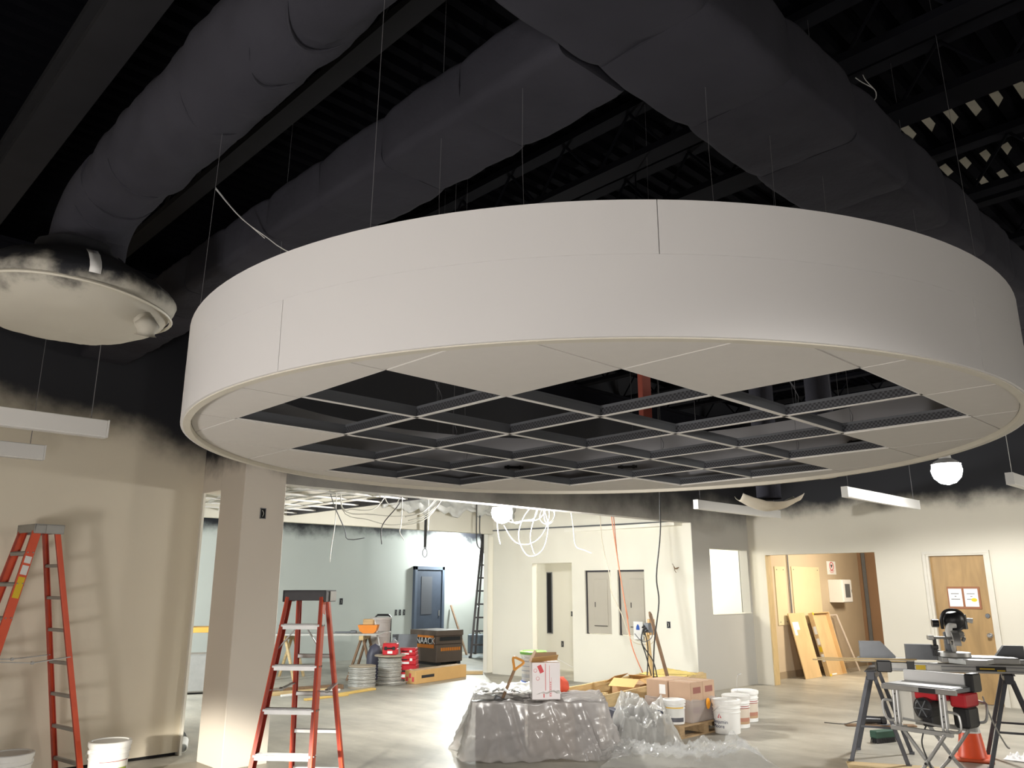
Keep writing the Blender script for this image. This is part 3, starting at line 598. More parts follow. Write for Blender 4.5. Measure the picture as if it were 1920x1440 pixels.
# ---------------------------------------------------------------- step ladders
def ladder(name, label, loc, rz, H, wt, wb, sp, ct, steps, rear, rail_m, dark_m, step_m, cap_m, spread=None, stickers=(), lw=.03, rd=.075):
    t = thing(name, label, 'ladder', loc, rz)
    def pt(fr, sd, z):
        k = z / H; w = (wb + (wt - wb) * k) / 2 - (0 if fr else .02); y = (-1 if fr else 1) * (sp / 2 * (1 - k) + ct / 2 * k); return Vector((sd * w, y, z))
    for fr in (True, False):
        for sd in (-1, 1):
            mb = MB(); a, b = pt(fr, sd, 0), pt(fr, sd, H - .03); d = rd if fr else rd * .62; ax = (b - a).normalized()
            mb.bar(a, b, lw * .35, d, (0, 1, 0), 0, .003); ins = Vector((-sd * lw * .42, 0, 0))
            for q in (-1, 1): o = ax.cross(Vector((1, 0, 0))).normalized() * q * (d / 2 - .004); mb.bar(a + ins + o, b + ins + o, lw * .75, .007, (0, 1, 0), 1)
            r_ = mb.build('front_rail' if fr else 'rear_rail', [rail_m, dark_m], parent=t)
            f = MB(); f.obox(a + Vector((0, 0, .025)), (lw * 1.3, d * 1.1, .05), None, 0, .006); f.build('foot', m_blk, parent=r_)
    for z in steps:
        a, b = pt(True, -1, z), pt(True, 1, z); mb = MB(); mb.obox((a + b) / 2, ((b - a).length - lw * .6, .082, .006), None); mb.obox((a + b) / 2 + Vector((0, -.038, -.014)), ((b - a).length - lw * .6, .006, .034)); mb.obox((a + b) / 2 + Vector((0, .038, -.014)), ((b - a).length - lw * .6, .006, .034))
        for q in range(5): mb.obox((a + b) / 2 + Vector((0, -.03 + q * .015, .0045)), ((b - a).length - lw, .005, .004))
        s_ = mb.build('step', step_m, parent=t)
        for e in (a, b):
            rv = MB()
            for dy in (-.022, .022): rv.cyl(e + Vector((0, dy, -.006)) + Vector((math.copysign(.004, e.x), 0, 0)), e + Vector((math.copysign(.013, e.x), dy, -.006)), .0075, .005, 8)
            tag(rv.build('rivet', step_m, parent=s_), kind='stuff')
    for z in rear:
        a, b = pt(False, -1, z), pt(False, 1, z); mb = MB(); mb.bar(a, b, .036, .03, (0, 0, 1), 0, .004); mb.build('rear_rung', step_m, parent=t)
    if cap_m:
        mb = MB(); mb.box(-wt / 2 - .03, wt / 2 + .03, -ct / 2 - .05, ct / 2 + .05, H - .02, H, bev=.006); mb.box(-wt / 2 - .03, wt / 2 + .03, -ct / 2 - .05, -ct / 2 - .035, H - .075, H, bev=.003); mb.box(-wt / 2 - .03, wt / 2 + .03, ct / 2 + .035, ct / 2 + .05, H - .075, H, bev=.003)
        for sd in (-1, 1): mb.box(sd * (wt / 2 + .03), sd * (wt / 2 + .016), -ct / 2 - .05, ct / 2 + .05, H - .085, H, bev=.002)
        cp_ = mb.build('top_cap', cap_m, parent=t)
        pl = MB(); x = wt / 2 + .031; pl.box(x, x + .004, -.03, ct / 2 + .045, H - .08, H - .008, bev=.001); pl.build('side_bracket', m_alu_dull, parent=cp_)
    if spread:
        for sd in (-1, 1):
            a, b = pt(True, sd, spread), pt(False, sd, spread); m_ = (a + b) / 2 + Vector((0, 0, -.03 if sd > 0 else -.02)); mb = MB(); mb.bar(a, m_, .008, .034, (1, 0, 0)); mb.bar(m_, b, .008, .034, (1, 0, 0)); mb.cyl(m_ + Vector((-.012, 0, 0)), m_ + Vector((.012, 0, 0)), .014, n=10); mb.build('spreader_bar', m_alu, parent=t)
            if H < 2: mb = MB(); z = steps[-1] - .01; a = pt(True, sd, z - .17); c = Vector((sd * .03, pt(True, 1, z).y, z)); mb.bar(a, c, .008, .012, (0, 1, 0)); mb.build('step_brace', m_alu, parent=t)
    for sd, z0, z1, m_, nm in stickers:
        a, b = pt(True, sd, z0), pt(True, sd, z1); o = Vector((sd * lw * .20, 0, 0)); mb = MB(); mb.bar(a + o, b + o, .002, .055, (0, 1, 0)); st = mb.build('sticker', m_, parent=t); st['label'] = nm
    return t
ladder('step_ladder', 'orange six foot step ladder with a black top cap standing before the column', (3.246, 5.574, 0), -.863, 1.672, .273, .505, .957, .14, [.29, .575, .86, 1.145, 1.425], [.34, .62, .90, 1.18],
       m_or, m_or_dk, m_alu, m_cap, .98, [(1, 1.42, 1.50, m_paper, 'torn white label'), (-1, 1.55, 1.60, m_paper, 'white label scrap')])
ladder('step_ladder', 'tall orange step ladder at the left edge with grey cap and yellow warning sticker', (2.048, 8.40, 0), -1.424, 2.25, .306, .574, 1.072, .16, [.30, .58, .87, 1.155, 1.44, 1.73, 2.0], [.157, .445, .733, 1.02, 1.309, 1.597, 1.885],
       m_or, m_or_dk, m_alu_dull, m_alu_dull, 1.08, [(1, 1.60, 1.78, m_yel, 'yellow warning label'), (1, 1.80, 1.88, m_paper, 'white label'), (1, 1.90, 1.96, m_paper, 'white label')])
m_lad = mat('dark_bronze_ladder', (.075, .068, .07), .5, .3, var=.2)
ladder('step_ladder', 'tall dark step ladder in the back room half hidden by the panel wall', (14.2, 15.55, 0), R(-46), 3.25, .30, .80, 1.2, .18, [.32 * k for k in range(1, 10)], [], m_lad, m_lad, m_lad, m_lad, 1.2, lw=.05, rd=.1)
# ---------------------------------------------------------------- buckets
def bucket(label, loc, R0=.150, R1=.164, h=.38, lid=m_bucket, group=None, handle=True, band=None, rz=0, bandz=(.06, .24), span=(-50, 50), ringm=None, openb=False):
    t = thing('bucket', label, 'bucket', loc, rz, group); rr = lambda z: R0 + (R1 - R0) * z / h
    mb = MB(); mb.lathe([(R0 - .008, 0), (R0, .006), (rr(.62 * h), .62 * h), (rr(.63 * h) + .006, .63 * h), (rr(.65 * h) + .006, .65 * h), (rr(.66 * h), .66 * h), (rr(.74 * h), .74 * h), (rr(.75 * h) + .008, .75 * h), (rr(.78 * h) + .008, .78 * h), (rr(.79 * h), .79 * h), (rr(.86 * h), .86 * h), (rr(.87 * h) + .006, .87 * h), (rr(.9 * h) + .006, .9 * h), (rr(.91 * h), .91 * h), (R1, h - .012), (0, h - .012)], 40)
    body = mb.build('body', ringm or m_bucket, parent=t)
    mb = MB(); mb.lathe([(R1 + .002, h - .04), (R1 + .011, h - .038), (R1 + .012, h - .006), (R1 + .004, h), (R1 - .014, h), (R1 - .018, h - .008), (0, h - .008)], 40); mb.build('lid', lid, parent=t)
    if handle:
        for sd in (-1, 1): mb = MB(); mb.cyl((sd * (rr(.8 * h)), 0, .8 * h), (sd * (rr(.8 * h) + .014), 0, .8 * h), .02, .016, 12); mb.build('handle_lug', m_bucket, parent=t)
        mb = MB(); q = R1 + .016; mb.tube([(q * math.cos(a), q * math.sin(a) * .95 + .004, .8 * h - .13 * math.sin(a)) for a in [math.pi * k / 14 for k in range(15)]], .0022, 5); mb.build('wire_handle', m_wire, parent=t)
    if band:
        z0, z1 = bandz; a0, a1 = R(span[0]), R(span[1]); n = 14; mb = MB(); vs = []
        for i in range(n + 1):
            a = a0 + (a1 - a0) * i / n
            for z in (z0, z1): r = rr(z) + .0012; vs.append((r * math.cos(a), r * math.sin(a), z))
        mb.add(vs, [(2 * i, 2 * i + 2, 2 * i + 3, 2 * i + 1) for i in range(n)]); mb.build('label_band', band, parent=body, fix=False)
    return t, body
CAMA = lambda x, y: math.atan2(-y, -x)                                # direction from a point back to the photographer
def band_print(name, base, cols, scale=14):
    m = mat(name, base, .5, var=0); nt = m.node_tree; b = nt.nodes['Principled BSDF']; tc = nt.nodes.new('ShaderNodeTexCoord'); sp = nt.nodes.new('ShaderNodeSeparateXYZ'); nt.links.new(tc.outputs['Object'], sp.inputs[0])
    r = nt.nodes.new('ShaderNodeValToRGB'); r.color_ramp.interpolation = 'CONSTANT'; mr = nt.nodes.new('ShaderNodeMapRange'); mr.inputs[1].default_value = .04; mr.inputs[2].default_value = .30; nt.links.new(sp.outputs['Z'], mr.inputs[0]); nt.links.new(mr.outputs[0], r.inputs[0])
    e = r.color_ramp.elements; e[0].position = cols[0][0]; e[0].color = (*cols[0][1], 1); e[1].position = cols[1][0]; e[1].color = (*cols[1][1], 1)
    for p, c in cols[2:]: q = e.new(p); q.color = (*c, 1)
    nt.links.new(r.outputs[0], b.inputs['Base Color']); return m
pb_yel = band_print('yellow_paint_label', (.7, .7, .6), [(0, (.1, .1, .12)), (.14, (.75, .75, .72)), (.52, (.80, .50, .06)), (.8, (.55, .2, .12))])
pb_brn = band_print('brown_paint_label', (.7, .7, .6), [(0, (.45, .30, .18)), (.15, (.42, .20, .14)), (.32, (.62, .54, .45)), (.72, (.30, .06, .05))])
pb_grn = band_print('green_red_label', (.7, .7, .6), [(0, (.04, .07, .04)), (.25, (.30, .36, .05)), (.55, (.75, .74, .7)), (.75, (.28, .04, .04))])
a_ = CAMA(8.973, 5.557)
bk, body = bucket('white paint bucket with a red triangle and brand name, frontmost beside the pallet', (8.973, 5.557, 0), group='white buckets beside the pallet', rz=0)
me_tri = MB(); th0 = a_ - .58
def on_drum(r, th, z): return (r * math.cos(th), r * math.sin(th), z)
for (x0, z0, s_, m_) in ((0, .204, .027, m_redp), (0, .200, .011, m_bucket)):
    mb = MB(); rr_ = .1585 + (.001 if m_ is m_bucket else 0); mb.add([on_drum(rr_, th0 - s_ / .155, z0 - s_ * .8), on_drum(rr_, th0 + s_ / .155, z0 - s_ * .8), on_drum(rr_, th0, z0 + s_ * 1.1)], [(0, 1, 2)]); mb.build('triangle_mark', m_, parent=body, fix=False)
text('Benjamin', .058, body, (0, 0, .140), (1, 0, 0), (0, 0, 1), mat('navy_ink', (.02, .03, .09), .6, var=0), cyl=(.1565, a_ - .62)); text('Moore', .058, body, (0, 0, .090), (1, 0, 0), (0, 0, 1), MATS['navy_ink'], cyl=(.1555, a_ - .72))
bucket('white bucket in the middle of the three beside the pallet, dark rimmed open lid', (9.44, 5.70, 0), group='white buckets beside the pallet', band=pb_brn, span=(math.degrees(CAMA(9.44, 5.7)) - 40, math.degrees(CAMA(9.44, 5.7)) + 75), lid=mat('dusty_lid', (.62, .61, .58), .6, var=.15), bandz=(.05, .26))
bk3, body3 = bucket('white bucket with a brown label, rearmost of the three beside the pallet', (9.93, 5.86, 0), group='white buckets beside the pallet', band=pb_brn, span=(math.degrees(CAMA(9.93, 5.86)) - 40, math.degrees(CAMA(9.93, 5.86)) + 75), bandz=(.05, .26))
mb = MB(); mb.tube([(-.16, 0, .31), (-.10, .05, .46), (.0, .08, .56), (.06, .09, .565)], .0025, 5, smooth=4); mb.cyl((.0, .08, .56), (.09, .09, .566), .009, n=8); mb.build('raised_handle', m_wire, parent=bk3)
bucket('white bucket with a red and green label against the left wall', (2.70, 7.87, 0), h=.39, band=pb_grn, span=(math.degrees(CAMA(2.7, 7.87)) - 25, math.degrees(CAMA(2.7, 7.87)) + 70), bandz=(.03, .24))
bucket('white bucket cut off by the lower left corner of the photo', (1.93, 7.86, 0), h=.39)
bucket('white bucket with a yellow and black label standing on the pallet corner', (8.33, 5.86, .141), R0=.115, R1=.125, h=.27, band=pb_yel, span=(math.degrees(CAMA(8.3, 5.8)) - 60, math.degrees(CAMA(8.3, 5.8)) + 60), bandz=(.03, .19), handle=False)
# green lidded bucket stacked on a blue lidded one behind the draped heap
mb = MB(); cr_ = thing('wooden_block', 'small pale wooden block under the stacked buckets behind the draped heap', 'block', (7.80, 7.66, 0), R(12)); mb.box(-.22, .22, -.20, .20, 0, .14, bev=.006); mb.build('block', m_lum, parent=cr_)
m_whitelabel = band_print('white_grey_label', (.7, .7, .7), [(0, (.55, .58, .62)), (.2, (.78, .78, .78)), (.34, (.35, .40, .5)), (.38, (.78, .78, .78)), (.55, (.5, .52, .6)), (.59, (.78, .78, .78)), (.8, (.3, .3, .36)), (.83, (.78, .78, .78))])
bucket('white bucket with a blue lid under the green lidded one', (7.80, 7.66, .141), h=.37, lid=mat('blue_lid', (.05, .13, .5), .4, var=.05), handle=False)
bucket('white bucket with a lime green lid stacked on a blue lidded bucket', (7.80, 7.66, .512), h=.37, lid=m_green, band=m_whitelabel, span=(math.degrees(CAMA(7.8, 7.66)) - 80, math.degrees(CAMA(7.8, 7.66)) + 80), bandz=(.05, .28))
# ---------------------------------------------------------------- draped heap, box, spade
UD, VD = Vector((.719, -.695, 0)), Vector((.695, .719, 0))
def uv(u, v, z=0): p = UD * u + VD * v; return Vector((p.x, p.y, z))
t_film = film('dusty_polythene', (.50, .475, .46), .70, .24); t_clear = film('clear_polythene', (.80, .81, .80), .24, .08); t_milk = film('milky_polythene', (.70, .69, .65), .58, .22)
heap = thing('plastic_dust_sheet', 'grey polythene dust sheet draped over a low stack in the middle of the floor', 'plastic sheet', uv(.29, 9.28))
def drape(hu, hv, H, skirt, seed, folds, lean=.0):
    mb = MB(); NT = 320; NR = 44; vs = []; per = 4 * (hu + hv)
    for j in range(NR + 1):
        for i in range(NT):
            s = i / NT * per; q = s
            if q < 2 * hu: B = Vector((-hu + q, -hv, 0)); nrm = Vector((0, -1, 0))
            elif q < 2 * hu + 2 * hv: B = Vector((hu, -hv + q - 2 * hu, 0)); nrm = Vector((1, 0, 0))
            elif q < 4 * hu + 2 * hv: B = Vector((hu - (q - 2 * hu - 2 * hv), hv, 0)); nrm = Vector((0, 1, 0))
            else: B = Vector((-hu, hv - (q - 4 * hu - 2 * hv), 0)); nrm = Vector((-1, 0, 0))
            ang = math.atan2(B.y / hv, B.x / hu); rad = Vector((B.x / hu, B.y / hv, 0)).normalized(); nrm = (nrm + rad * .8).normalized()
            cx, sx = math.cos(ang), math.sin(ang)
            top = H * (1 + .06 * fbm(cx * 1.7 + seed, sx * 1.7, 2)) ; t = j / NR
            if t < .38:
                k = t / .38; p = B * k; z = top * 1.0 + .035 * fbm(p.x * 3 + seed, p.y * 3, 1) * (1 - k * .3) + .02 * fbm(p.x * 9, p.y * 9, seed) - .02 * k ** 4
            else:
                k = (t - .38) / .62
                sh_ = s + .22 * k * math.sin(s * 1.7 + seed); fold = folds * (1.5 * (1 - abs(fbm(sh_ * 2.6, seed, 0))) ** 3 + 1.0 * (1 - abs(math.sin(sh_ * 7 + 2.5 * fbm(s * 1.2, seed, 2)))) ** 2 * (.5 + .5 * math.sin(s * 2.3)) + .8 * fbm(s * 1.6, seed * 2, k * .5) + .35 * (1 - abs(fbm(s * 5 + k * 3, k * 4, seed))) ** 4 - .9)
                w = skirt * (.75 + .35 * fbm(s * .9, seed, 5)); off = w * (k ** 1.6) * .9 + fold * min(1, k * 1.7) * (1 if k < .9 else 1.1)
                p = B + nrm * (off + .015); z = top * (1 - k) ** 1.08 + .025 * fbm(s * 5, k * 6, seed) * (1 - k) + .018 * (1 - abs(fbm(s * 4 + k * 3, k * 3 - s, seed))) * (1 - k)
                if j == NR: z = .004 + .02 * abs(fbm(s * 4, 1, seed))
            vs.append((p.x, p.y, max(z, .003)))
    fs = [(j * NT + i, j * NT + (i + 1) % NT, (j + 1) * NT + (i + 1) % NT, (j + 1) * NT + i) for j in range(NR) for i in range(NT)]
    return mb.add(vs, fs)
sh = drape(.70, .42, .53, .34, 3.3, .065).build('sheet', t_film, parent=heap, ang=180, fix=False); heap.rotation_euler.z = math.atan2(-.695, .719)
# things dimly seen under the film
def under(name, label, c, size, m, rz=0): t = thing(name, label, 'box', uv(*c), math.atan2(-.695, .719) + rz); MB().box(-size[0] / 2, size[0] / 2, -size[1] / 2, size[1] / 2, 0, size[2], bev=.01).build('carton', m, parent=t); return t
under('covered_carton', 'dark blue grey carton dimly seen through the left of the dust sheet', (-.12, 9.25), (.52, .6, .47), mat('dark_blue_carton', (.05, .055, .08), .7))
under('covered_carton', 'brown carton dimly seen through the middle of the dust sheet', (.42, 9.22), (.48, .6, .46), mat('dull_carton', (.22, .16, .12), .7))
under('covered_carton', 'grey carton dimly seen through the right of the dust sheet', (.80, 9.3), (.26, .5, .46), mat('grey_carton', (.12, .11, .12), .7))
wb = thing('wine_carton', 'white carton with pink print and open flaps standing on the dust sheet', 'box', (6.52, 6.235, .545), R(-38))
w_, d_, h_ = .30, .22, .37
mb = MB(); mb.box(-w_ / 2, w_ / 2, -d_ / 2, d_ / 2, 0, h_, bev=.004); bx = mb.build('carton_body', mat('white_card', (.74, .70, .71), .7, var=.03), parent=wb)
mb = MB(); mb.box(-.01, -.004, -d_ / 2 - .0015, -d_ / 2, .09, h_ - .01); mb.box(.035, .038, -d_ / 2 - .0015, -d_ / 2, .03, h_ - .03); mb.box(.055, .057, -d_ / 2 - .0015, -d_ / 2, .03, .22)
for k in range(7): mb.box(.043, .050, -d_ / 2 - .0015, -d_ / 2, .03 + k * .022, .045 + k * .022)
mb.box(-.03, -.02, -d_ / 2 - .0015, -d_ / 2, .02, .06); tag(mb.build('pink_print', m_redp, parent=bx), kind='stuff')
mb = MB(); mb.obox((-.06, -d_ / 2 - .002, h_ - .065), (.045, .002, .08), (0, R(-24), 0)); mb.build('red_sticker', m_redp, parent=bx)
for q in ((-.115, h_ - .08), (-.09, h_ - .16)): mb = MB(); mb.tube([(q[0] + .017 * math.cos(a), -d_ / 2 - .001, q[1] + .017 * math.sin(a)) for a in [k * math.pi / 8 for k in range(17)]], .002, 4); mb.build('round_symbol', m_redp, parent=bx)
mb = MB(); mb.obox((-.01, -.09, h_ + .035), (.28, .17, .004), (R(-22), R(-6), 0)); mb.build('flap', m_kraft2, parent=wb)
mb = MB(); mb.obox((w_ / 2 + .07, 0, h_ - .015), (.16, .20, .004), (0, R(28), 0)); mb.build('flap', m_paper, parent=wb)
mb = MB(); mb.obox((-w_ / 2 + .02, -.02, h_ + .06), (.004, .18, .13), (0, R(28), 0)); mb.build('flap', m_kraft, parent=wb)
mb = MB(); mb.obox((.02, .09, h_ + .05), (.26, .12, .004), (R(35), 0, 0)); mb.build('flap', m_kraft, parent=wb)
spd = thing('spade', 'short brown shafted spade with an orange D grip stuck in the dust sheet', 'spade', (6.30, 6.66, .50))
mb = MB(); A0 = Vector((0, 0, .02)); A1 = Vector((.095, -.085, .31)); mb.tube([A0, A1], .017, 10); mb.build('shaft', m_oldwood, parent=spd)
ax = (A1 - A0).normalized(); sx = Vector((.719, -.695, 0)); sx = (sx - ax * sx.dot(ax)).normalized()
mb = MB(); mb.tube([A1, A1 + ax * .04 - sx * .02, A1 + ax * .10 - sx * .058, A1 + ax * .125 - sx * .052, A1 + ax * .128, A1 + ax * .125 + sx * .052, A1 + ax * .10 + sx * .058, A1 + ax * .04 + sx * .02, A1], .014, 8, smooth=4); mb.build('grip', mat('amber_grip', (.52, .23, .04), .4), parent=spd)
mb = MB(); mb.sheet(lambda u, v: tuple(Vector((0, 0, .03)) + sx * (u - .5) * .16 - ax * v * .10 + Vector((-.3, -.3, .1)) * .02 * math.sin(u * 3.1)), 6, 5); mb.build('blade', m_grey, parent=spd, thick=.004)
ws = thing('crumpled_white_sheet', 'bright crumpled white plastic lying on top of the grey dust sheet', 'plastic sheet', uv(.06, 9.28, .525), math.atan2(-.695, .719))
mb = MB(); mb.sheet(lambda u, v: ((u - .5) * .92, (v - .5) * .72 + .07 * math.sin(u * 5), .06 + .06 * abs(fbm(u * 5, v * 5, 4)) + .04 * (1 - abs(fbm(u * 9, v * 7, 2))) - .12 * max(0, abs(v - .5) - .40) - .1 * max(0, abs(u - .5) - .42)), 60, 46); mb.build('sheet', mat('white_plastic_sheet', (.72, .73, .70), .3, var=.05), parent=ws, ang=180, fix=False)
rg = thing('orange_bundle', 'bright orange red cloth bundle beside the white pink printed carton', 'cloth', (7.10, 6.62, .50)); mb = MB()
mb.lathe([(0, 0), (.11, .01), (.155, .06), (.15, .12), (.11, .17), (.04, .19), (0, .19)], 24); mb.v = [(x * (1 + .3 * fbm(x * 9, y * 9, z * 9)), y * (1 + .3 * fbm(y * 9, x * 9, 3)), max(0, z * (1 + .25 * fbm(x * 12, y * 12, 8)))) for x, y, z in mb.v]; mb.build('cloth', mat('orange_red_cloth', (.72, .09, .04), .7, var=.15), parent=rg, ang=80)
# second heap of crumpled film next to the pallet, and the clear film on the floor
def crumple(name, label, c, su, sv, fn, m, nu=110, nv=80, rz=None, thick=0):
    t = thing(name, label, 'plastic sheet', uv(*c), math.atan2(-.695, .719)); mb = MB(); mb.sheet(lambda u, v: ((u - .5) * su + .05 * fbm(u * 3, v * 3, 7), (v - .5) * sv + .05 * fbm(v * 3, u * 3, 9), max(.004, fn(u, v))), nu, nv); mb.build('sheet', m, parent=t, ang=180, fix=False); return t
def h2(u, v):
    e = min(1, 5 * min(u, 1 - u, v, 1 - v)); ridge = 1 - abs(fbm(u * 3.2 + 3, v * 3.2, 1.5)) * 1.5
    return e * (.10 + .36 * (v ** .8) * (1 - .35 * abs(u - .35)) + .12 * ridge * .8 + .10 * fbm(u * 2.5, v * 2.5, 5) + .035 * (1 - abs(fbm(u * 9, v * 9, 2)))) 
crumple('crumpled_film_heap', 'heap of crumpled grey polythene between the draped stack and the pallet', (1.50, 9.62), .80, 1.0, h2, t_milk)
def h3(u, v):
    e = min(1, 6 * min(u, 1 - u, v, 1 - v)); return e * (.02 + .10 * max(0, fbm(u * 5, v * 3, 2)) + .07 * (1 - abs(fbm(u * 8 + 2, v * 5, 4))) ** 3 + .05 * (1 - abs(fbm(u * 14, v * 9, 8))) ** 4 + .13 * math.exp(-((u - .9) ** 2) / .012) * (.6 + .4 * fbm(u * 9, v * 9, 1)) + .08 * math.exp(-((u - .05) ** 2) / .01))
crumple('clear_floor_film', 'clear crinkled polythene lying on the floor in front of the pallet', (1.72, 8.75), 1.75, .85, h3, t_clear, 130, 70)
under('covered_carton', 'dark carton under the crumpled film heap', (1.42, 9.85), (.5, .5, .32), MATS['dark_blue_carton'], .3)
# ---------------------------------------------------------------- pallet with wrapped cartons
pal = thing('pallet', 'wooden pallet under the wrapped cartons', 'pallet', (8.19, 5.70, 0))
PL_, PW = 1.10, .70
for y in (0, .30, .60): MB().box(0, PL_, y, y + .10, 0, .018).build('bottom_board', m_pallet, parent=pal)
for x in (0, .50, 1.0):
    MB().box(x, x + .10, 0, PW, .018, .12).build('stringer', m_pallet, parent=pal)
for k in range(6): MB().box(0, PL_, k * .12, k * .12 + .10, .12, .14).build('deck_board', m_pallet, parent=pal)
first = None
for zz in (0, 1):
    for i in range(2):
        for j in range(2):
            x, y, z = 8.50 + i * .27, 5.74 + j * .325, .142 + zz * .225; pos = (('front', 'rear')[j], ('left', 'right')[i], ('lower', 'upper')[zz])
            lab = f'brown carton on the pallet, {pos[2]} layer, {pos[0]} {pos[1]} of the block'
            t = thing('carton', lab, 'box', (x, y, z), 0, 'brown cartons stacked on the pallet')
            dx, dy = random.uniform(-.006, .006), random.uniform(-.006, .006)
            MB().box(dx, .258 + dx, dy, .312 + dy, 0, .218, bev=.004).build('carton_body', m_boxpink, parent=t)
            MB().box(.123 + dx, .135 + dx, dy + .002, .31 + dy, .2182, .2192).build('tape', mat('clear_tape', (.55, .46, .36), .3), parent=t)
            if j == 0: MB().box(.05 + dx, .21 + dx, dy - .0015, dy, .09, .16).build('printed_panel', mat('red_brown_print', (.26, .10, .08), .7), parent=t)
            if i == 0 and j == 1 and zz == 1: MB().box(dx - .0015, dx, .03, .12, .06, .17).build('paper_label', m_paper, parent=t)
wr = thing('stretch_wrap', 'clear stretch wrap round the lower cartons with an orange sticker', 'plastic sheet', (8.76, 6.06, .142))
mb = MB(); pr = rrect(.575, .68, .03); NV = 10; vs = []
for j in range(NV + 1):
    for k, (a, b) in enumerate(pr): f = 1 + .012 * fbm(a * 8, b * 8, j * .7) + .006; vs.append((a * f, b * f, .25 * j / NV + (.03 * fbm(k * .5, 2, 1) if j == NV else 0)))
mb.add(vs, [(j * len(pr) + i, j * len(pr) + (i + 1) % len(pr), (j + 1) * len(pr) + (i + 1) % len(pr), (j + 1) * len(pr) + i) for j in range(NV) for i in range(len(pr))]); mb.build('film', film('wrap_film', (.52, .50, .49), .55, .2), parent=wr, ang=80, fix=False)
mb = MB(); mb.prism([(.05 * math.cos(k * math.pi / 6) * (1 + .15 * math.sin(k * 5)), .065 * math.sin(k * math.pi / 6)) for k in range(12)], 0, .002, M=Matrix.Translation((.06, -.352, .19)) @ Matrix(((1, 0, 0, 0), (0, 0, -1, 0), (0, 1, 0, 0), (0, 0, 0, 1)))); mb.build('orange_sticker', mat('orange_sticker', (.85, .36, .03), .5, var=.03), parent=wr)
# long timber crate behind
crt = thing('timber_crate', 'long open timber crate lying behind the cartons', 'crate', (7.82, 6.46, 0), R(10.3)); L_, W_, H_ = 3.05, .78, .45
for y in (0, W_ - .03):
    for k in range(2): MB().box(0, L_, y, y + .03, .03 + k * .21, .235 + k * .21, bev=.003).build('side_plank', m_lumx, parent=crt)
for x in (0, L_ - .03):
    for k in range(2): MB().box(x, x + .03, .031, W_ - .031, .03 + k * .21, .235 + k * .21, bev=.003).build('end_plank', m_lumx, parent=crt)
for x in (.03, L_ - .09):
    for y in (.031, W_ - .091): MB().box(x, x + .06, y, y + .06, 0, H_ + .01).build('corner_post', m_lumv, parent=crt)
MB().box(.03, L_ - .03, .03, W_ - .03, .03, .05).build('bottom', m_lumx, parent=crt)
def local(o, p): M = Matrix.Translation(o.location) @ Matrix.Rotation(o.rotation_euler.z, 4, 'Z'); return M @ Vector(p)
fo = thing('yellow_foam_sheet', 'creased yellow sheet lining the right end of the timber crate', 'sheet', local(crt, (2.42, .31, .30)), R(10.3)); mb = MB(); mb.sheet(lambda u, v: ((u - .5) * .9, (v - .5) * .50, .12 + .05 * v + .035 * (1 - abs(fbm(u * 5, v * 3, 3)))), 30, 14); mb.build('sheet', mat('yellow_sheet', (.72, .55, .17), .6, var=.12), parent=fo, ang=180, thick=.008)
cb = thing('open_carton', 'open brown carton with splayed flaps in the left half of the timber crate', 'box', local(crt, (1.30, .31, .052)), R(14))
mb = MB(); mb.box(-.26, .26, -.20, .20, 0, .40, bev=.004); mb.build('carton_body', m_kraft, parent=cb)
for c, s_, r_ in (((-.32, 0, .425), (.20, .36, .004), (0, R(-25), 0)), ((.32, 0, .43), (.20, .36, .004), (0, R(22), 0)), ((0, -.25, .43), (.46, .16, .004), (R(28), 0, 0)), ((.02, .26, .44), (.46, .18, .004), (R(-30), 0, 0))): MB().obox(c, s_, r_).build('flap', m_kraft2, parent=cb)
# leaning timber and temporary power post
st = thing('timber_stake', 'weathered brown stake leaning in the timber crate by the panel wall', 'stake', (9.02, 6.66, .30)); mb = MB(); mb.bar((.22, -.22, -.24), (0, 0, 1.04), .05, .03, (0, 1, 0), 0, .006); mb.cyl((0, 0, 1.04), (-.008, .008, 1.07), .022, .012, 8); mb.build('stake', m_oldwood, parent=st)
pp = thing('power_post', 'pale timber post carrying a temporary socket box behind the crate', 'power post', (9.78, 7.26, 0)); mb = MB(); mb.bar((.04, -.03, .0), (-.03, .02, 1.18), .07, .035, (0, 1, 0), 0, .003); mb.build('post', m_lumv, parent=pp)
mb = MB(); mb.box(-.055, .075, -.06, -.02, 1.02, 1.24, bev=.004); mb.build('backing_board', m_ply, parent=pp)
mb = MB(); mb.box(-.16, -.05, -.12, -.03, 1.06, 1.19, bev=.006); sb = mb.build('socket_box', m_grey, parent=pp)
for k in range(3): mb = MB(); mb.cyl((-.16, -.10 + .03 * k, 1.09 + .03 * k), (-.235, -.11 + .02 * k, 1.07 + .03 * k), .016, .012, 10); mb.build('plug', m_blk, parent=sb)
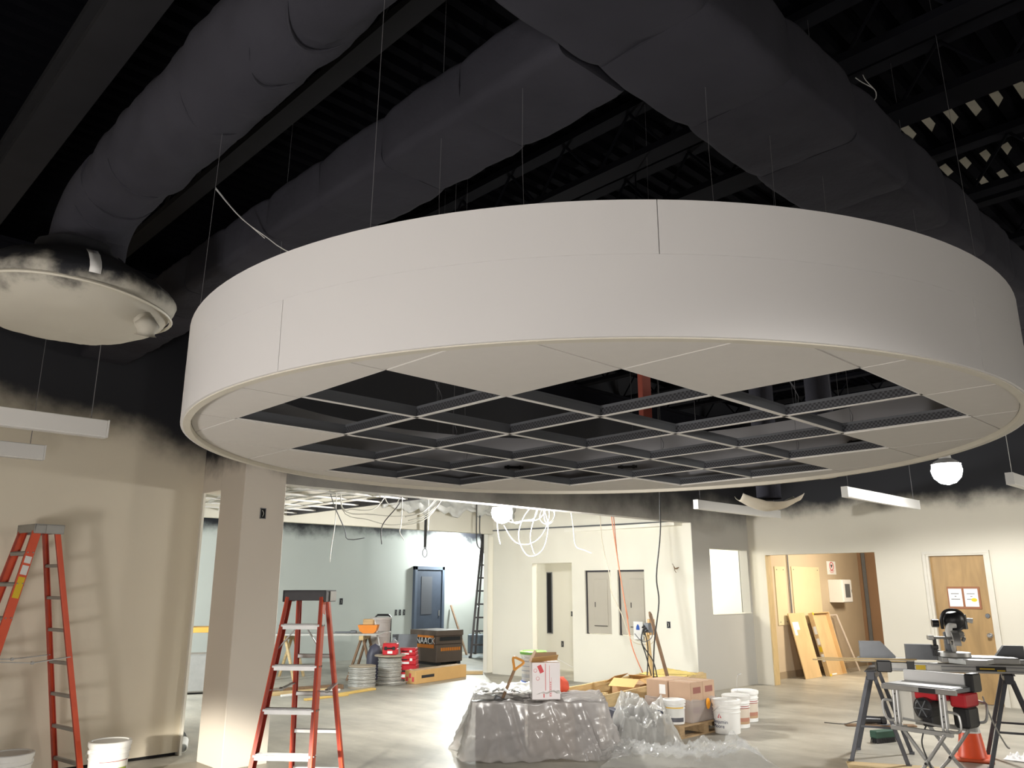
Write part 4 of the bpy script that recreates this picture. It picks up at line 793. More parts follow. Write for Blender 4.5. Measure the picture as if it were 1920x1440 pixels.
# ---------------------------------------------------------------- cables
def sc_(p, k): return (p[0] * k, p[1] * k, 1.7 + (p[2] - 1.7) * k)
def cable(pts, r, m, label, k=1.0, name='cable', group=None, sm=5):
    pp_ = [sc_(p, k) for p in pts]
    if len(pp_) > 2:
        if pp_[0][2] > 2.62 and pp_[0][2] < 3.5: pp_.insert(0, (pp_[0][0], pp_[0][1], 3.51))
        elif pp_[-1][2] > 2.62 and pp_[-1][2] < 3.5: pp_.append((pp_[-1][0], pp_[-1][1], 3.51))
    mb = MB(); mb.tube(pp_, r, 6, smooth=sm); o = mb.build(name, m, ang=180); return tag(o, label, 'cable', group)
LB1 = ['the longest hanging loop', 'short inner strand ending low', 'wide sag starting at the lamp', 'short upper sag near the lamp', 'longer upper sag reaching furthest right', 'small coil at the top right', 'second small coil behind the first']
LB2 = ['the longest sag, lowest in the middle', 'long sag just above the longest', 'short sag furthest left', 'lowest of three slanting strands', 'middle of three slanting strands', 'topmost of three slanting strands', 'small bright swag high in the middle']
G1 = 'white cables looping from the header beside the middle lamp'
for i, (pts, k) in enumerate([
    ([(7.89, 7.53, 2.95), (7.71, 7.71, 2.65), (7.64, 7.77, 2.36), (7.71, 7.71, 2.13), (7.8, 7.62, 2.1), (7.89, 7.53, 2.22), (7.93, 7.49, 2.5), (7.89, 7.53, 2.72)], 1.09),
    ([(7.92, 7.64, 2.9), (7.83, 7.73, 2.4), (7.85, 7.71, 2.19), (7.87, 7.69, 2.12)], 1.08), ([(7.5, 7.91, 2.5), (7.6, 7.81, 2.29), (7.73, 7.68, 2.25), (7.86, 7.56, 2.36), (7.94, 7.48, 2.61), (7.92, 7.5, 2.9)], 1.09),
    ([(7.65, 7.91, 2.6), (7.78, 7.78, 2.58), (7.88, 7.68, 2.63), (7.92, 7.64, 2.9)], 1.08), ([(7.57, 7.98, 2.63), (7.78, 7.78, 2.57), (7.94, 7.63, 2.62), (8.04, 7.52, 2.9)], 1.08),
    ([(7.95, 7.61, 2.9), (7.97, 7.59, 2.58), (8.02, 7.55, 2.55), (8.07, 7.5, 2.65), (8.04, 7.52, 2.9)], 1.085), ([(7.98, 7.56, 2.92), (7.90, 7.62, 2.62), (7.97, 7.55, 2.52), (8.05, 7.48, 2.62), (8.0, 7.55, 2.92)], 1.09)]):
    cable(pts, .0065, m_cable_w, 'white cable tangled beside the middle lamp: ' + LB1[i], k, group=G1)
cable([(7.92, 7.09, 2.85), (7.95, 7.06, 2.48), (7.97, 7.04, 2.22), (8.05, 6.96, 2.16), (8.12, 6.89, 2.12)], .008, m_cable_w, 'single white cable hanging with a bent tail between the tangle and the orange cords', 1.16)
cable([(7.76, 8.35, 2.95), (7.78, 8.33, 2.46), (7.81, 8.31, 2.28)], .007, m_cable_w, 'thin white cable dropping straight left of the white tangle', 1.05)
G2 = 'slack cables sagging from the open ceiling left of the middle lamp'
for pts in ([(5.86, 9.36, 2.72), (6.12, 9.11, 2.57), (6.38, 8.86, 2.5), (6.68, 8.56, 2.62), (6.88, 8.38, 2.95)], [(5.86, 9.36, 2.74), (6.16, 9.06, 2.64), (6.48, 8.76, 2.62), (6.68, 8.56, 2.71), (6.84, 8.41, 2.95)], [(5.85, 9.37, 2.76), (5.96, 9.26, 2.71), (6.16, 9.06, 2.71), (6.28, 8.96, 2.88)],
            [(6.39, 8.7, 2.49), (6.57, 8.53, 2.54), (6.7, 8.41, 2.7), (6.78, 8.33, 2.94)], [(6.45, 8.66, 2.55), (6.6, 8.5, 2.62), (6.74, 8.37, 2.8), (6.8, 8.3, 2.95)], [(6.42, 8.7, 2.60), (6.58, 8.53, 2.66), (6.70, 8.40, 2.84), (6.75, 8.33, 2.95)], [(6.2, 8.88, 2.95), (6.25, 8.84, 2.77), (6.33, 8.76, 2.78), (6.37, 8.73, 2.95)]):
    cable(pts, .0065, m_cable_w, 'slack white cable under the open back ceiling: ' + LB2.pop(0), group=G2)
cable([(6.37, 8.73, 2.95), (6.35, 8.74, 2.77), (6.2, 8.89, 2.49), (6.2, 8.89, 2.24)], .007, m_cable_k, 'dark cable slanting down through the sagging white cables')
cable([(5.73, 9.48, 2.95), (5.89, 9.33, 2.46), (5.93, 9.29, 2.31), (6.1, 9.13, 2.33)], .007, m_grey, 'grey cable with a hooked end below the bulkhead', sm=3)
for pts, l in (([(5.8, 9.42, 2.95), (5.8, 9.42, 2.52), (5.78, 9.44, 2.25), (5.77, 9.45, 2.01)], 'long pale wire hanging leftmost below the bulkhead'), ([(6.69, 8.55, 2.95), (6.7, 8.54, 2.64), (6.7, 8.55, 2.42)], 'pale wire hanging straight under the white bundle'), ([(6.38, 8.71, 2.95), (6.38, 8.72, 2.52), (6.37, 8.73, 2.4), (6.41, 8.68, 2.29)], 'pale wire with a kinked end below the bulkhead')): cable(pts, .006, m_cable_w, l)
cable([(7.42, 5.22, 4.49), (7.38, 5.25, 2.71), (7.37, 5.26, 2.27), (7.32, 5.3, 1.81), (7.33, 5.29, 1.53), (7.28, 5.34, 1.09), (7.26, 5.36, .60)], .0095, m_cable_k, 'long black cord hanging from the ceiling in front of the panel wall', 1.2)
cable([(7.52, 6.07, 2.75), (7.53, 6.07, 2.53), (7.55, 6.05, 2.25), (7.6, 6.01, 1.76), (7.63, 5.97, 1.4), (7.67, 5.94, 1.04), (7.75, 5.86, .74)], .010, m_cable_o, 'orange cord hanging down past the right electrical panel into the crate', 1.34)
cable([(7.60, 6.14, 2.75), (7.63, 6.12, 2.54), (7.66, 6.09, 1.94), (7.72, 6.02, 1.33)], .008, m_cable_o, 'second shorter orange cord beside the first one', 1.34)
cable([(7.9, 6.55, 2.75), (7.9, 6.55, 2.55), (7.92, 6.54, 2.22), (7.97, 6.48, 1.82), (7.98, 6.47, 1.63), (8.06, 6.39, 1.38), (8.15, 6.31, 1.06), (8.29, 6.17, 1.01), (8.35, 6.11, 1.06)], .007, mat('tan_cable', (.50, .44, .34), .5), 'tan cable looping from above the left electrical panel to the socket box', 1.25)
G3 = 'black cords dropping from the socket box'
for nm_, pts in zip(('middle', 'rightmost', 'straightest'), ([(9.07, 6.81, 1.14), (9.04, 6.84, 1.0), (9.08, 6.8, .8), (9.13, 6.75, .5)], [(9.06, 6.82, 1.14), (9.04, 6.83, .96), (9.15, 6.74, .73), (9.18, 6.7, .5)], [(9.07, 6.81, 1.14), (9.1, 6.78, .9), (9.08, 6.8, .5)])): cable(pts, .009, m_cable_k, f'black cord dropping from the socket box into the crate, {nm_} of three', 1.03, group=G3)
cable([(9.46, 7.27, 1.05), (9.54, 7.19, .94), (9.63, 7.1, 1.0), (9.64, 7.1, 1.16)], .007, m_grey, 'thin grey cord looping under the white blue panel', 1.0)
# ---------------------------------------------------------------- fittings on the panel wall
WD = Vector((11.87 - 11.45, 7.83 - 12.4, 0)); WL = WD.length; WA = math.atan2(WD.y, WD.x); WD.normalize()
def on_wall(u, z, out=0): p = Vector((11.45, 12.4, 0)) + WD * u + Vector((WD.y, -WD.x, 0)) * out; return (p.x, p.y, z)
m_panel = mat('panel_grey_beige', (.44, .41, .35), .5, var=.04)
def epanel(label, u0, u1, z0, z1, du, open_=False):
    t = thing('electrical_panel', label, 'electrical panel', on_wall(u0, z0, -.06), WA); w = u1 - u0; h = z1 - z0
    MB().box(.02, w - .002, 0, .02, .012, h - .03, bev=.004).build('cover', m_panel, parent=t)
    b = MB(); b.box(du, du + w * .52, -.012, .0, h * .12, h * .86, bev=.004); d = b.build('panel_door', m_panel, parent=t)
    MB().box(du + .02, du + .035, -.022, -.012, h * .42, h * .50, bev=.003).build('latch', m_blk, parent=d)
    MB().box(du, du + w * .5, -.016, -.012, h * .125, h * .135).build('edge_shadow_gap', m_dark, parent=d)
    b = MB(); b.box(.0, .02, -.02, .03, 0, h); b.box(0, w, -.02, .03, h - .03, h); b.build('box_edge', m_cap, parent=t)
    return t
epanel('flush grey electrical panel, left of the pair by the lit doorway', 2.32, 2.90, .85, 1.99, .17)
epanel('flush grey electrical panel, right of the pair behind the orange cords', 3.05, 3.62, .85, 1.99, .22)
t = thing('blue_logo_sheet', 'small white sheet with a blue arch mark at the lower end of the right panel', 'sign', on_wall(3.40, .80, .06), WA); MB().box(0, .19, -.004, 0, 0, .30).build('sheet', m_paper, parent=t)
mb = MB(); mb.prism([(.055, .16), (.125, .16), (.125, .19), (.118, .22), (.105, .245), (.09, .255), (.075, .245), (.062, .22), (.055, .19)], 0, .002, M=Matrix.Translation((0, -.0045, 0)) @ Matrix(((1, 0, 0, 0), (0, 0, -1, 0), (0, 1, 0, 0), (0, 0, 0, 1)))); mb.build('blue_arch', m_blueprint, parent=t)
def outlet(label, loc, rz, w=.055, h=.10, m=m_dark):
    t = thing('outlet_box', label, 'outlet', loc, rz); mb = MB()
    for a in ((-w / 2, -w / 2 + .008, -h / 2, h / 2), (w / 2 - .008, w / 2, -h / 2, h / 2), (-w / 2, w / 2, -h / 2, -h / 2 + .008), (-w / 2, w / 2, h / 2 - .008, h / 2)): mb.box(a[0], a[1], -.006, .0, a[2], a[3])
    mb.build('box_rim', m_grey, parent=t); MB().box(-w / 2 + .006, w / 2 - .006, -.003, 0, -h / 2 + .006, h / 2 - .006).build('recess', m, parent=t)
    mb = MB(); mb.tube([(-.01, -.006, h * .3), (.004, -.012, 0), (-.006, -.01, -h * .3)], .003, 5, smooth=3); mb.build('wire_end', m_cable_w, parent=t)
outlet('open outlet box on the panel wall behind the leaning stake', on_wall(4.07, 1.06, .0), WA, .07, .11)
outlet('open outlet box high on the column face', (3.944, 7.82, 2.438), 0, .065, .11)
outlet('small outlet box inside the lit doorway, low', (13.0, 11.90, .52), R(-90), .07, .12); outlet('small switch box inside the lit doorway, waist high', (13.0, 11.62, 1.14), R(-90), .05, .10)
outlet('single outlet box on the back wall left of the sheet table', (10.75, 17.0, 1.35), 0, .09, .15)
for k, nm in enumerate(('left', 'middle', 'right')): outlet(f'outlet box on the back wall, {nm} of the three by the dark door', (12.37 + k * .125, 17.0, 1.06), 0, .07, .14)
tw = thing('wire_pigtail', 'frayed wire ends poking from the panel wall high on the right', 'wire', on_wall(4.32, 2.02)); mb = MB()
for k in range(4): mb.tube([(0, 0, 0), (-.06, .02 + .01 * k, -.03), (-.10 - .01 * k, .06 - .03 * k, .06 - .05 * k)], .005, 5, smooth=3)
mb.build('wire', m_oldwood, parent=tw)
# conduit crossing above the panel wall and fringe of insulation behind the header
tag(MB().cyl(on_wall(.02, 2.83, .03), on_wall(4.2, 2.80, .03), .014, n=8).build('conduit', m_grey), 'thin grey conduit running along the top of the pale panel wall', 'pipe')
ins = thing('insulation', 'torn silvery insulation hanging along the top of the bulkhead and panel wall', 'insulation', (8.3, 11.9, 3.05)); mb = MB()
mb.sheet(lambda u, v: (u * 3.3 - .1, .42 * math.sin(u * 7) * .1 - .1 + .1 * fbm(u * 6, v * 3, 1), v * .42 + (1 - v) * .14 * fbm(u * 9, 0, 3)), 70, 8); mb.build('batt', mat('foil_insulation', (.55, .56, .55), .45, .3, var=.3, scale=10), parent=ins, ang=60, thick=.03)
# door in the back room, hook and ring, open ceiling grid
db = MB(); db.box(12.95, 13.78, 16.93, 16.975, .01, 2.12, bev=.004); d2 = struct(db, 'door_2', mat('dark_blue_door', (.055, .07, .10), .5, var=.2)); mb = MB()
for a in ((12.87, 12.95, 16.90, 17.0, 0, 2.21), (13.78, 13.86, 16.90, 17.0, 0, 2.21), (12.87, 13.86, 16.90, 17.0, 2.12, 2.21)): mb.box(*a, bev=.004)
mb.build('frame', mat('dark_blue_frame', (.09, .115, .16), .5), parent=d2); MB().box(13.10, 13.45, 16.92, 16.93, 1.0, 1.95).build('door_panel', mat('dark_door_panel', (.09, .095, .11), .5), parent=d2); MB().obox((13.70, 16.92, 1.02), (.03, .02, .14), None, 0, .004).build('handle', m_steel, parent=d2)
hk = thing('hanging_strap', 'black strap with a ring at its end hanging under the bulkhead', 'strap', (9.27, 11.9, 2.30)); MB().box(-.025, .025, -.01, .01, .10, 1.2).build('strap', m_blk, parent=hk); mb = MB(); mb.tube([(.055 * math.cos(a), 0, .075 * math.sin(a)) for a in [k * math.pi / 10 for k in range(21)]], .009, 6); mb.cyl((0, 0, .07), (0, 0, .11), .02, n=8); mb.build('ring', m_grey, parent=hk)
cable([(9.29, 10.49, 2.9), (9.29, 10.49, 2.59), (9.3, 10.48, 2.41), (9.34, 10.45, 2.34), (9.36, 10.43, 2.41), (9.33, 10.45, 2.62), (9.33, 10.45, 2.9)], .012, m_cable_k, 'dark looped cable hanging beside the far ladder', 1.1)
tg = tag(MB().box(-1, 6.55, 9.05, 9.06, 2.89, 2.90).build('open_ceiling_grid', m_tee), kind='structure')
for k in range(13):
    x = -.6 + k * .61
    if x < 6.7: tag(MB().box(x - .012, x + .012, 8.05 if x > 4.3 else 9.05, 12.38, 2.87, 2.89).build('main_tee', m_tee, parent=tg))
for k in range(7):
    y = 8.4 + k * .61; tag(MB().box(4.25 if y < 9 else -1, 6.72, y - .012, y + .012, 2.872, 2.892).build('cross_tee', m_tee, parent=tg))
for k in range(9):
    y = 8.2 + k * .5; MB().box(4.25 if y < 9.1 else -1, 7.2, y - .03, y + .03, 3.10 + .03 * (k % 3), 3.16 + .03 * (k % 3)).build('ceiling_channel', m_panel, parent=tg)
for k in range(6):
    x = 4.4 + k * .42; mb = MB(); mb.tube([(x, 8.1, 3.02), (x + .1, 9.5, 2.98 + .03 * (k % 2)), (x - .05, 11, 3.03), (x + .05, 12.3, 3.0)], .012, 6, smooth=4); mb.build('flex_conduit', m_wire, parent=tg)
MB().box(6.68, 6.74, 8.02, 12.38, 2.86, 2.95).build('edge_channel', m_cap, parent=tg)
# ---------------------------------------------------------------- sawhorses, mitre saw station, table saw, cone
def sawhorse(label, loc, rz, L=.72, H=.872, spread=.52, m=m_steel_black):
    t = thing('sawhorse', label, 'sawhorse', loc, rz); mb = MB(); mb.box(0, L, -.04, .04, H - .09, H, bev=.006); mb.box(.0, L, -.055, .055, H - .012, H - .004); mb.build('top_rail', m_sh, parent=t)
    for x, dx in ((.06, -.06), (L - .06, .06)):
        for s_ in (-1, 1):
            mb = MB(); a = Vector((x + dx, s_ * spread / 2, 0)); b = Vector((x, s_ * .03, H - .06)); mb.bar(a, b, .038, .034, (1, 0, 0), 0, .004); mb.obox(a + Vector((0, 0, .012)), (.06, .05, .024)); mb.build('leg', m_sh, parent=t)
        mb = MB(); z = .34; k = 1 - z / (H - .06); mb.bar((x + dx * k, -spread / 2 * k, z), (x + dx * k, spread / 2 * k, z), .01, .02); mb.build('leg_brace', m_sh, parent=t)
    return t
m_sh = mat('sawhorse_steel', (.055, .058, .068), .45, .4, var=.3, scale=9)
sawhorse('black steel sawhorse carrying the left end of the mitre saw stand', (8.50, 3.58, 0), R(18)); sawhorse('black steel sawhorse at the right edge beside the traffic cone', (9.10, 2.50, 0), R(18))
ms = thing('mitre_saw_stand', 'silver mitre saw stand with yellow stickers resting across the two sawhorses', 'saw stand', (8.62, 3.46, .875), R(-60))
mb = MB(); mb.box(.02, 2.3, -.05, .05, 0, .085, bev=.006); mb.box(.02, 2.3, -.054, -.05, .055, .062, 1); mb.box(.02, 2.3, -.054, -.05, .02, .026, 1); rail = mb.build('beam', [m_alu, m_grey], parent=ms)
for x0, w, m_ in ((.26, .09, m_yel), (.36, .13, m_paper), (.80, .26, m_blk), (1.29, .10, m_yel), (1.55, .14, m_yel)):
    r_ = MB().box(x0, x0 + w, -.0565, -.054, .022, .066).build('sticker', m_, parent=rail)
    if m_ is m_blk: MB().box(x0 + .03, x0 + .16, -.058, -.0565, .038, .05).build('yellow_mark', m_yel, parent=rail); MB().box(x0 + .18, x0 + .25, -.058, -.0565, .024, .036).build('yellow_mark', m_yel, parent=rail)
mb = MB(); mb.box(-.10, .04, -.07, .07, -.01, .10, bev=.01); mb.box(.18, .25, -.065, -.05, .0, .10, bev=.005); mb.box(.04, .18, -.062, -.052, .03, .075, 1); mb.build('end_bracket', [m_blk, m_alu_dull], parent=ms)
def fence_block(x, y, w, h, name, m, flip=1):
    M = Matrix.Translation((x, y, 0)); mb = MB(); mb.prism([(0, 0), (w, 0), (w, .02), (w * .62, h), (0, h)] if flip > 0 else [(0, 0), (w, 0), (w, h), (w * .38, h), (0, .02)], -.03, .03, M=Matrix.Translation((x, y, .10)) @ Matrix(((1, 0, 0, 0), (0, 0, -1, 0), (0, 1, 0, 0), (0, 0, 0, 1)))); return mb.build(name, m, parent=ms)
fence_block(-.20, .32, .34, .165, 'stop_block', m_grey); fence_block(.22, .18, .40, .15, 'fence_wing', m_grey); fence_block(1.02, .20, .28, .15, 'fence_wing', m_grey, -1); fence_block(1.45, .10, .3, .12, 'stop_block', m_grey, -1)
MB().box(-.22, .30, .20, .42, .06, .10, bev=.005).build('left_wing_table', m_alu_dull, parent=ms)
mb = MB(); mb.box(.50, 1.18, -.10, .24, .095, .15, bev=.008); mb.box(1.15, 1.75, -.02, .20, .09, .13, bev=.006); mb.prism([(.55, -.12), (.95, -.12), (.84, -.30), (.66, -.30)], .10, .14); mb.build('saw_table', m_alu, parent=ms)
mb = MB(); mb.box(1.45, 1.62, -.06, .16, .13, .19, bev=.01); mb.build('table_extension', m_blk, parent=ms)
saw = thing('mitre_saw', 'black mitre saw with a white elbow spout and steel blade guard on the stand', 'saw', tuple(local(ms, (.64, .02, 0))[i] if i < 2 else 1.026 for i in range(3)), R(-60)); saw.scale = (1, 1, .87)
mb = MB(); mb.cyl((0, 0, 0), (0, 0, .045), .15, .145, 28); mb.build('turntable', m_alu_dull, parent=saw)
mb = MB(); mb.box(-.05, .05, .10, .17, .02, .26, bev=.012); mb.bar((0, .13, .24), (0, .05, .40), .07, .06, (1, 0, 0), 0, .01); mb.build('tilt_arm', m_grey, parent=saw)
mb = MB(); mb.cyl((-.012, -.05, .15), (-.009, -.05, .15), .125, n=40); mb.cyl((-.03, -.05, .15), (.02, -.05, .15), .02, n=14); mb.build('blade', m_steel, parent=saw)
mb = MB(); n = 16; vs = []
for k in range(n + 1):
    a = R(-10 + 200 * k / n)
    for rr_, xx in ((.105, -.03), (.14, -.03), (.14, .035), (.105, .035)): vs.append((xx, -.05 + rr_ * math.cos(a), .15 + rr_ * math.sin(a)))
mb.add(vs, [(4 * k + j, 4 * k + (j + 1) % 4, 4 * k + 4 + (j + 1) % 4, 4 * k + 4 + j) for k in range(n) for j in range(4)] + [(0, 1, 2, 3), tuple(4 * n + j for j in (3, 2, 1, 0))]); mb.build('blade_guard', m_alu, parent=saw)
mb = MB(); mb.tube([(.03, .04, .28), (.035, .02, .36), (.03, .0, .44), (.02, -.01, .49)], lambda u: .06 + .045 * math.sin(math.pi * min(1, u * 1.05)), 18, smooth=5); mb.cyl((.10, .0, .30), (.10, .0, .46), .055, .05, 16); mb.build('motor_body', m_blk, parent=saw, ang=60)
mb = MB(); mb.tube([(-.08, -.02, .30), (-.085, -.04, .42), (-.04, -.05, .50), (.05, -.05, .51), (.11, -.04, .46), (.12, -.03, .38)], .016, 10, smooth=5); mb.build('carry_handle', m_blk, parent=saw)
mb = MB(); mb.tube([(-.03, -.05, .22), (-.035, -.06, .30), (-.02, -.065, .335), (.03, -.06, .345)], .033, 14, smooth=5); mb.build('white_elbow_spout', m_bucket, parent=saw, ang=60)
mb = MB(); mb.cyl((-.17, .0, .36), (-.11, .0, .36), .045, .045, 18); mb.build('side_knob', m_blk, parent=saw); mb = MB(); mb.cyl((.14, .0, .40), (.20, .0, .39), .022, .03, 12); mb.build('dust_port', m_bucket, parent=saw)
mb = MB(); mb.cyl((-.20, -.03, .20), (.06, -.03, .20), .014, n=10); mb.cyl((-.20, .03, .20), (.06, .03, .20), .014, n=10); mb.obox((-.20, 0, .20), (.05, .11, .05), None, 0, .006); mb.build('slide_rails', m_alu_dull, parent=saw)
mb = MB(); mb.bar((-.17, -.02, .0), (-.17, -.02, .21), .03, .03, (1, 0, 0), 0, .004); mb.obox((-.17, -.03, .10), (.05, .06, .05), None, 0, .008); mb.build('hold_down_clamp', m_blk, parent=saw)
mb = MB(); mb.obox((.06, -.07, .25), (.06, .05, .06), (.3, .2, .2), 0, .01); mb.cyl((.02, -.08, .20), (.09, -.07, .24), .018, n=10); mb.obox((.09, -.04, .19), (.03, .05, .05), (.2, .4, 0), 0, .006); mb.build('gear_housing', m_alu_dull, parent=saw)
for k, (x0, x1, y, z, h, w) in enumerate(((1.35, 2.2, .10, .152 + .805, .038, .09), (1.58, 2.3, .16, .152 + .846, .038, .07))):
    t = thing('timber_offcut', ('pale timber offcut lying on the right of the saw stand, lower one', 'pale timber offcut lying on the right of the saw stand, upper one')[k], 'timber', (0, 0, 0)); p = local(ms, (x0, y, 0)); t.location = (p.x, p.y, z + .11); t.rotation_euler.z = R(-60); MB().box(0, x1 - x0, -w / 2, w / 2, 0, h, bev=.003).build('board', m_lumx, parent=t)
for k in range(2):
    t = thing('timber_strip', ('thin pale timber strip reaching left from the saw stand, front one', 'thin pale timber strip reaching left from the saw stand, rear one')[k], 'timber', (0, 0, 0)); p = local(ms, (-.70 + .05 * k, -.02 + .07 * k, 0)); t.location = (p.x, p.y, .962 + .012 * k); t.rotation_euler.z = R(-60 + 2 * k); MB().box(0, .95, -.018, .018, 0, .012).build('strip', m_lumx, parent=t)
# table saw on folding legs
ts = thing('table_saw', 'portable table saw with red motor cover and silver folding cross legs', 'saw', (7.68, 2.72, 0), R(-97)); ts.scale = (.92, .92, 1)
HT = .885
mb = MB(); mb.box(-.31, .31, -.27, .27, HT - .035, HT, bev=.006); mb.box(-.33, -.31, -.28, .28, HT - .04, HT - .005, 1, .003); mb.box(.31, .33, -.28, .28, HT - .04, HT - .005, 1, .003); mb.build('saw_table', [m_alu, m_grey], parent=ts)
mb = MB(); mb.box(-.33, .36, -.30, -.272, HT - .05, HT - .008, bev=.004); mb.box(.03, .18, -.306, -.30, HT - .048, HT - .01, 1); mb.build('front_rail', [m_alu_dull, m_blk], parent=ts)
mb = MB(); mb.box(-.30, .33, .08, .13, HT, HT + .09, bev=.005); tag(mb.build('rip_fence', mat('pale_fence', (.70, .70, .70), .4), parent=ts), 'pale grey rip fence')
mb = MB(); mb.box(.28, .36, .05, .22, HT - .05, HT + .10, bev=.012); mb.build('fence_head', m_blk, parent=ts)
for x in (-.24, .19):
    for dx in (0, .035): mb = MB(); mb.tube([(x + dx, -.255, HT - .05), (x + dx, -.262, .62), (x + dx, -.25, .545), (x + dx, -.15, .53)], .012, 8, smooth=4); mb.build('cage_tube', m_alu, parent=ts)
    mb = MB(); mb.box(x - .012, x + .05, -.262, -.235, .57, HT - .05, bev=.004)
    fr = mb.build('cage_plate', m_alu_dull if x < 0 else m_alu, parent=ts)
    for z in (.62, .66, .80): tag(MB().cyl((x + .018, -.262, z), (x + .018, -.266, z), .006, n=8).build('rivet', m_blk, parent=fr), kind='stuff')
for x in (-.24, .22): mb = MB(); mb.tube([(x, .25, HT - .05), (x, .255, .6), (x, .22, .545)], .014, 8, smooth=3); mb.build('cage_tube', m_alu, parent=ts)
mb = MB(); mb.box(-.24, -.10, -.20, .20, .58, HT - .04, bev=.01); mb.build('side_panel', mat('pale_plate', (.60, .58, .52), .5), parent=ts)
mb = MB(); mb.box(-.10, .18, -.14, .18, HT - .12, HT - .036, bev=.01); mb.box(.20, .34, -.10, .16, HT - .16, HT - .05, bev=.012); mb.build('motor_cover', m_red, parent=ts)
mb = MB(); mb.cyl((.0, -.20, .70), (.0, .05, .70), .085, .085, 22); mb.cyl((.0, -.22, .70), (.0, -.20, .70), .06, .08, 22); mb.box(-.05, .05, -.15, .05, .55, .66, bev=.01); mt = mb.build('motor', m_blk, parent=ts)
for k in range(3): mb = MB(); a = R(60 * k); mb.bar((.075 * math.cos(a), -.223, .70 + .075 * math.sin(a)), (-.075 * math.cos(a), -.223, .70 - .075 * math.sin(a)), .008, .012, (0, 1, 0)); mb.build('hand_wheel_spoke', m_grey, parent=mt)
mb = MB(); mb.box(.20, .34, -.08, .14, .56, .73, bev=.02); mb.build('switch_housing', m_blk, parent=ts)
for pts in ([(-.26, -.25, .74), (-.34, -.25, .74), (-.36, -.25, .70), (-.35, -.25, .62), (-.31, -.25, .58), (-.24, -.25, .59)], [(.24, -.25, .70), (.32, -.25, .69), (.34, -.25, .65), (.34, -.25, .58), (.31, -.25, .55), (.24, -.25, .55)], [(.26, .20, .76), (.38, .18, .75), (.40, .16, .71), (.39, .15, .63), (.36, .14, .60), (.28, .14, .60)]): mb = MB(); mb.tube(pts, .011, 8, smooth=4); mb.build('carry_handle', m_alu, parent=ts)
mb = MB(); mb.cyl((-.20, -.2, .60), (.18, -.22, .575), .009, n=8); mb.build('pivot_bar', m_alu, parent=ts)
for y in (-.24, .22):
    mb = MB(); mb.box(-.30, .26, y - .02, y + .02, .505, .54, bev=.003); mb.build('stand_rail', m_alu, parent=ts)
    for s_ in (-1, 1):
        mb = MB(); yy = y + s_ * .016; pts = [(s_ * -.20, .52), (s_ * -.02, .30), (s_ * .02, .25), (s_ * .28, .0)]
        for (xa, za), (xb, zb) in zip(pts, pts[1:]): mb.bar((xa, yy, za), (xb, yy, zb), .024, .036, (0, 1, 0), 0, .004)
        lg = mb.build('cross_leg', m_alu, parent=ts); tag(MB().cyl((s_ * .0, yy - .02, .275), (s_ * .0, yy + .02, .275), .012, n=10).build('pivot_bolt', m_blk, parent=lg), kind='stuff'); MB().obox((s_ * .28, yy, .012), (.06, .05, .024), None, 0, .004).build('foot', m_blk, parent=lg)
for x in (-.28, .28): mb = MB(); mb.cyl((x * .75, -.22, .07), (x * .75, .20, .07), .012, n=8); mb.build('stand_crossbar', m_sh, parent=ts)
mb = MB(); mb.tube([(.02, -.2, .58), (.0, -.26, .50), (-.01, -.27, .40), (.06, -.26, .20), (.10, -.26, .06), (.16, -.30, .012), (.05, -.36, .012), (-.10, -.30, .012)], .007, 6, smooth=5); mb.build('power_cord', m_cable_k, parent=ts)
mb = MB(); mb.tube([(.36, .20, .80), (.40, .24, .60), (.46, .30, .42), (.48, .32, .40)], .007, 6, smooth=3); mb.build('push_stick', m_alu_dull, parent=ts)
cone = thing('traffic_cone', 'orange traffic cone with a white reflective band behind the table saw', 'cone', (9.42, 3.02, 0), R(20))
mb = MB(); mb.box(-.18, .18, -.18, .18, 0, .03, bev=.012); mb.build('base', mat('cone_black_base', (.55, .09, .03), .6), parent=cone)
cr = lambda z: .135 - .105 * (z - .03) / .67
mb = MB(); mb.lathe([(cr(.03) + .01, .03), (cr(.05), .05), (cr(.70), .70), (cr(.70) - .008, .705), (0, .69)], 28); mb.build('cone_body', mat('cone_orange', (.85, .10, .03), .4, var=.06), parent=cone)
mb = MB(); mb.lathe([(cr(.26) + .002, .26), (cr(.38) + .002, .38)], 28, cap=False); mb.build('reflective_band', m_paper, parent=cone)
# bits on the floor round the saws
t = thing('plywood_offcut', 'dusty yellowish plywood offcut on the floor under the saws', 'board', (8.32, 3.55, 0), R(-62)); MB().box(-.25, 1.0, -.20, .16, 0, .018, bev=.003).build('board', m_lumx, parent=t)
t = thing('broom_head', 'dark green broom head lying behind the left sawhorse', 'broom', (9.72, 4.02, 0), R(-20)); MB().box(-.16, .16, -.05, .05, .05, .13, bev=.01).build('block', mat('dark_green', (.02, .07, .045), .6), parent=t); mb = MB()
for i in range(16):
    for j in range(4): x, y = -.145 + i * .019, -.038 + j * .025; mb.cyl((x, y, .055), (x * 1.06, y * 1.25, 0), .007, .005, 5)
tag(mb.build('bristles', m_blk, parent=t), kind='stuff')
t = thing('floor_plank', 'narrow dark plank on the floor behind the left sawhorse', 'board', (10.55, 4.72, 0), R(-48)); MB().box(-.10, .75, -.06, .06, 0, .02, bev=.003).build('board', m_oldwood, parent=t)
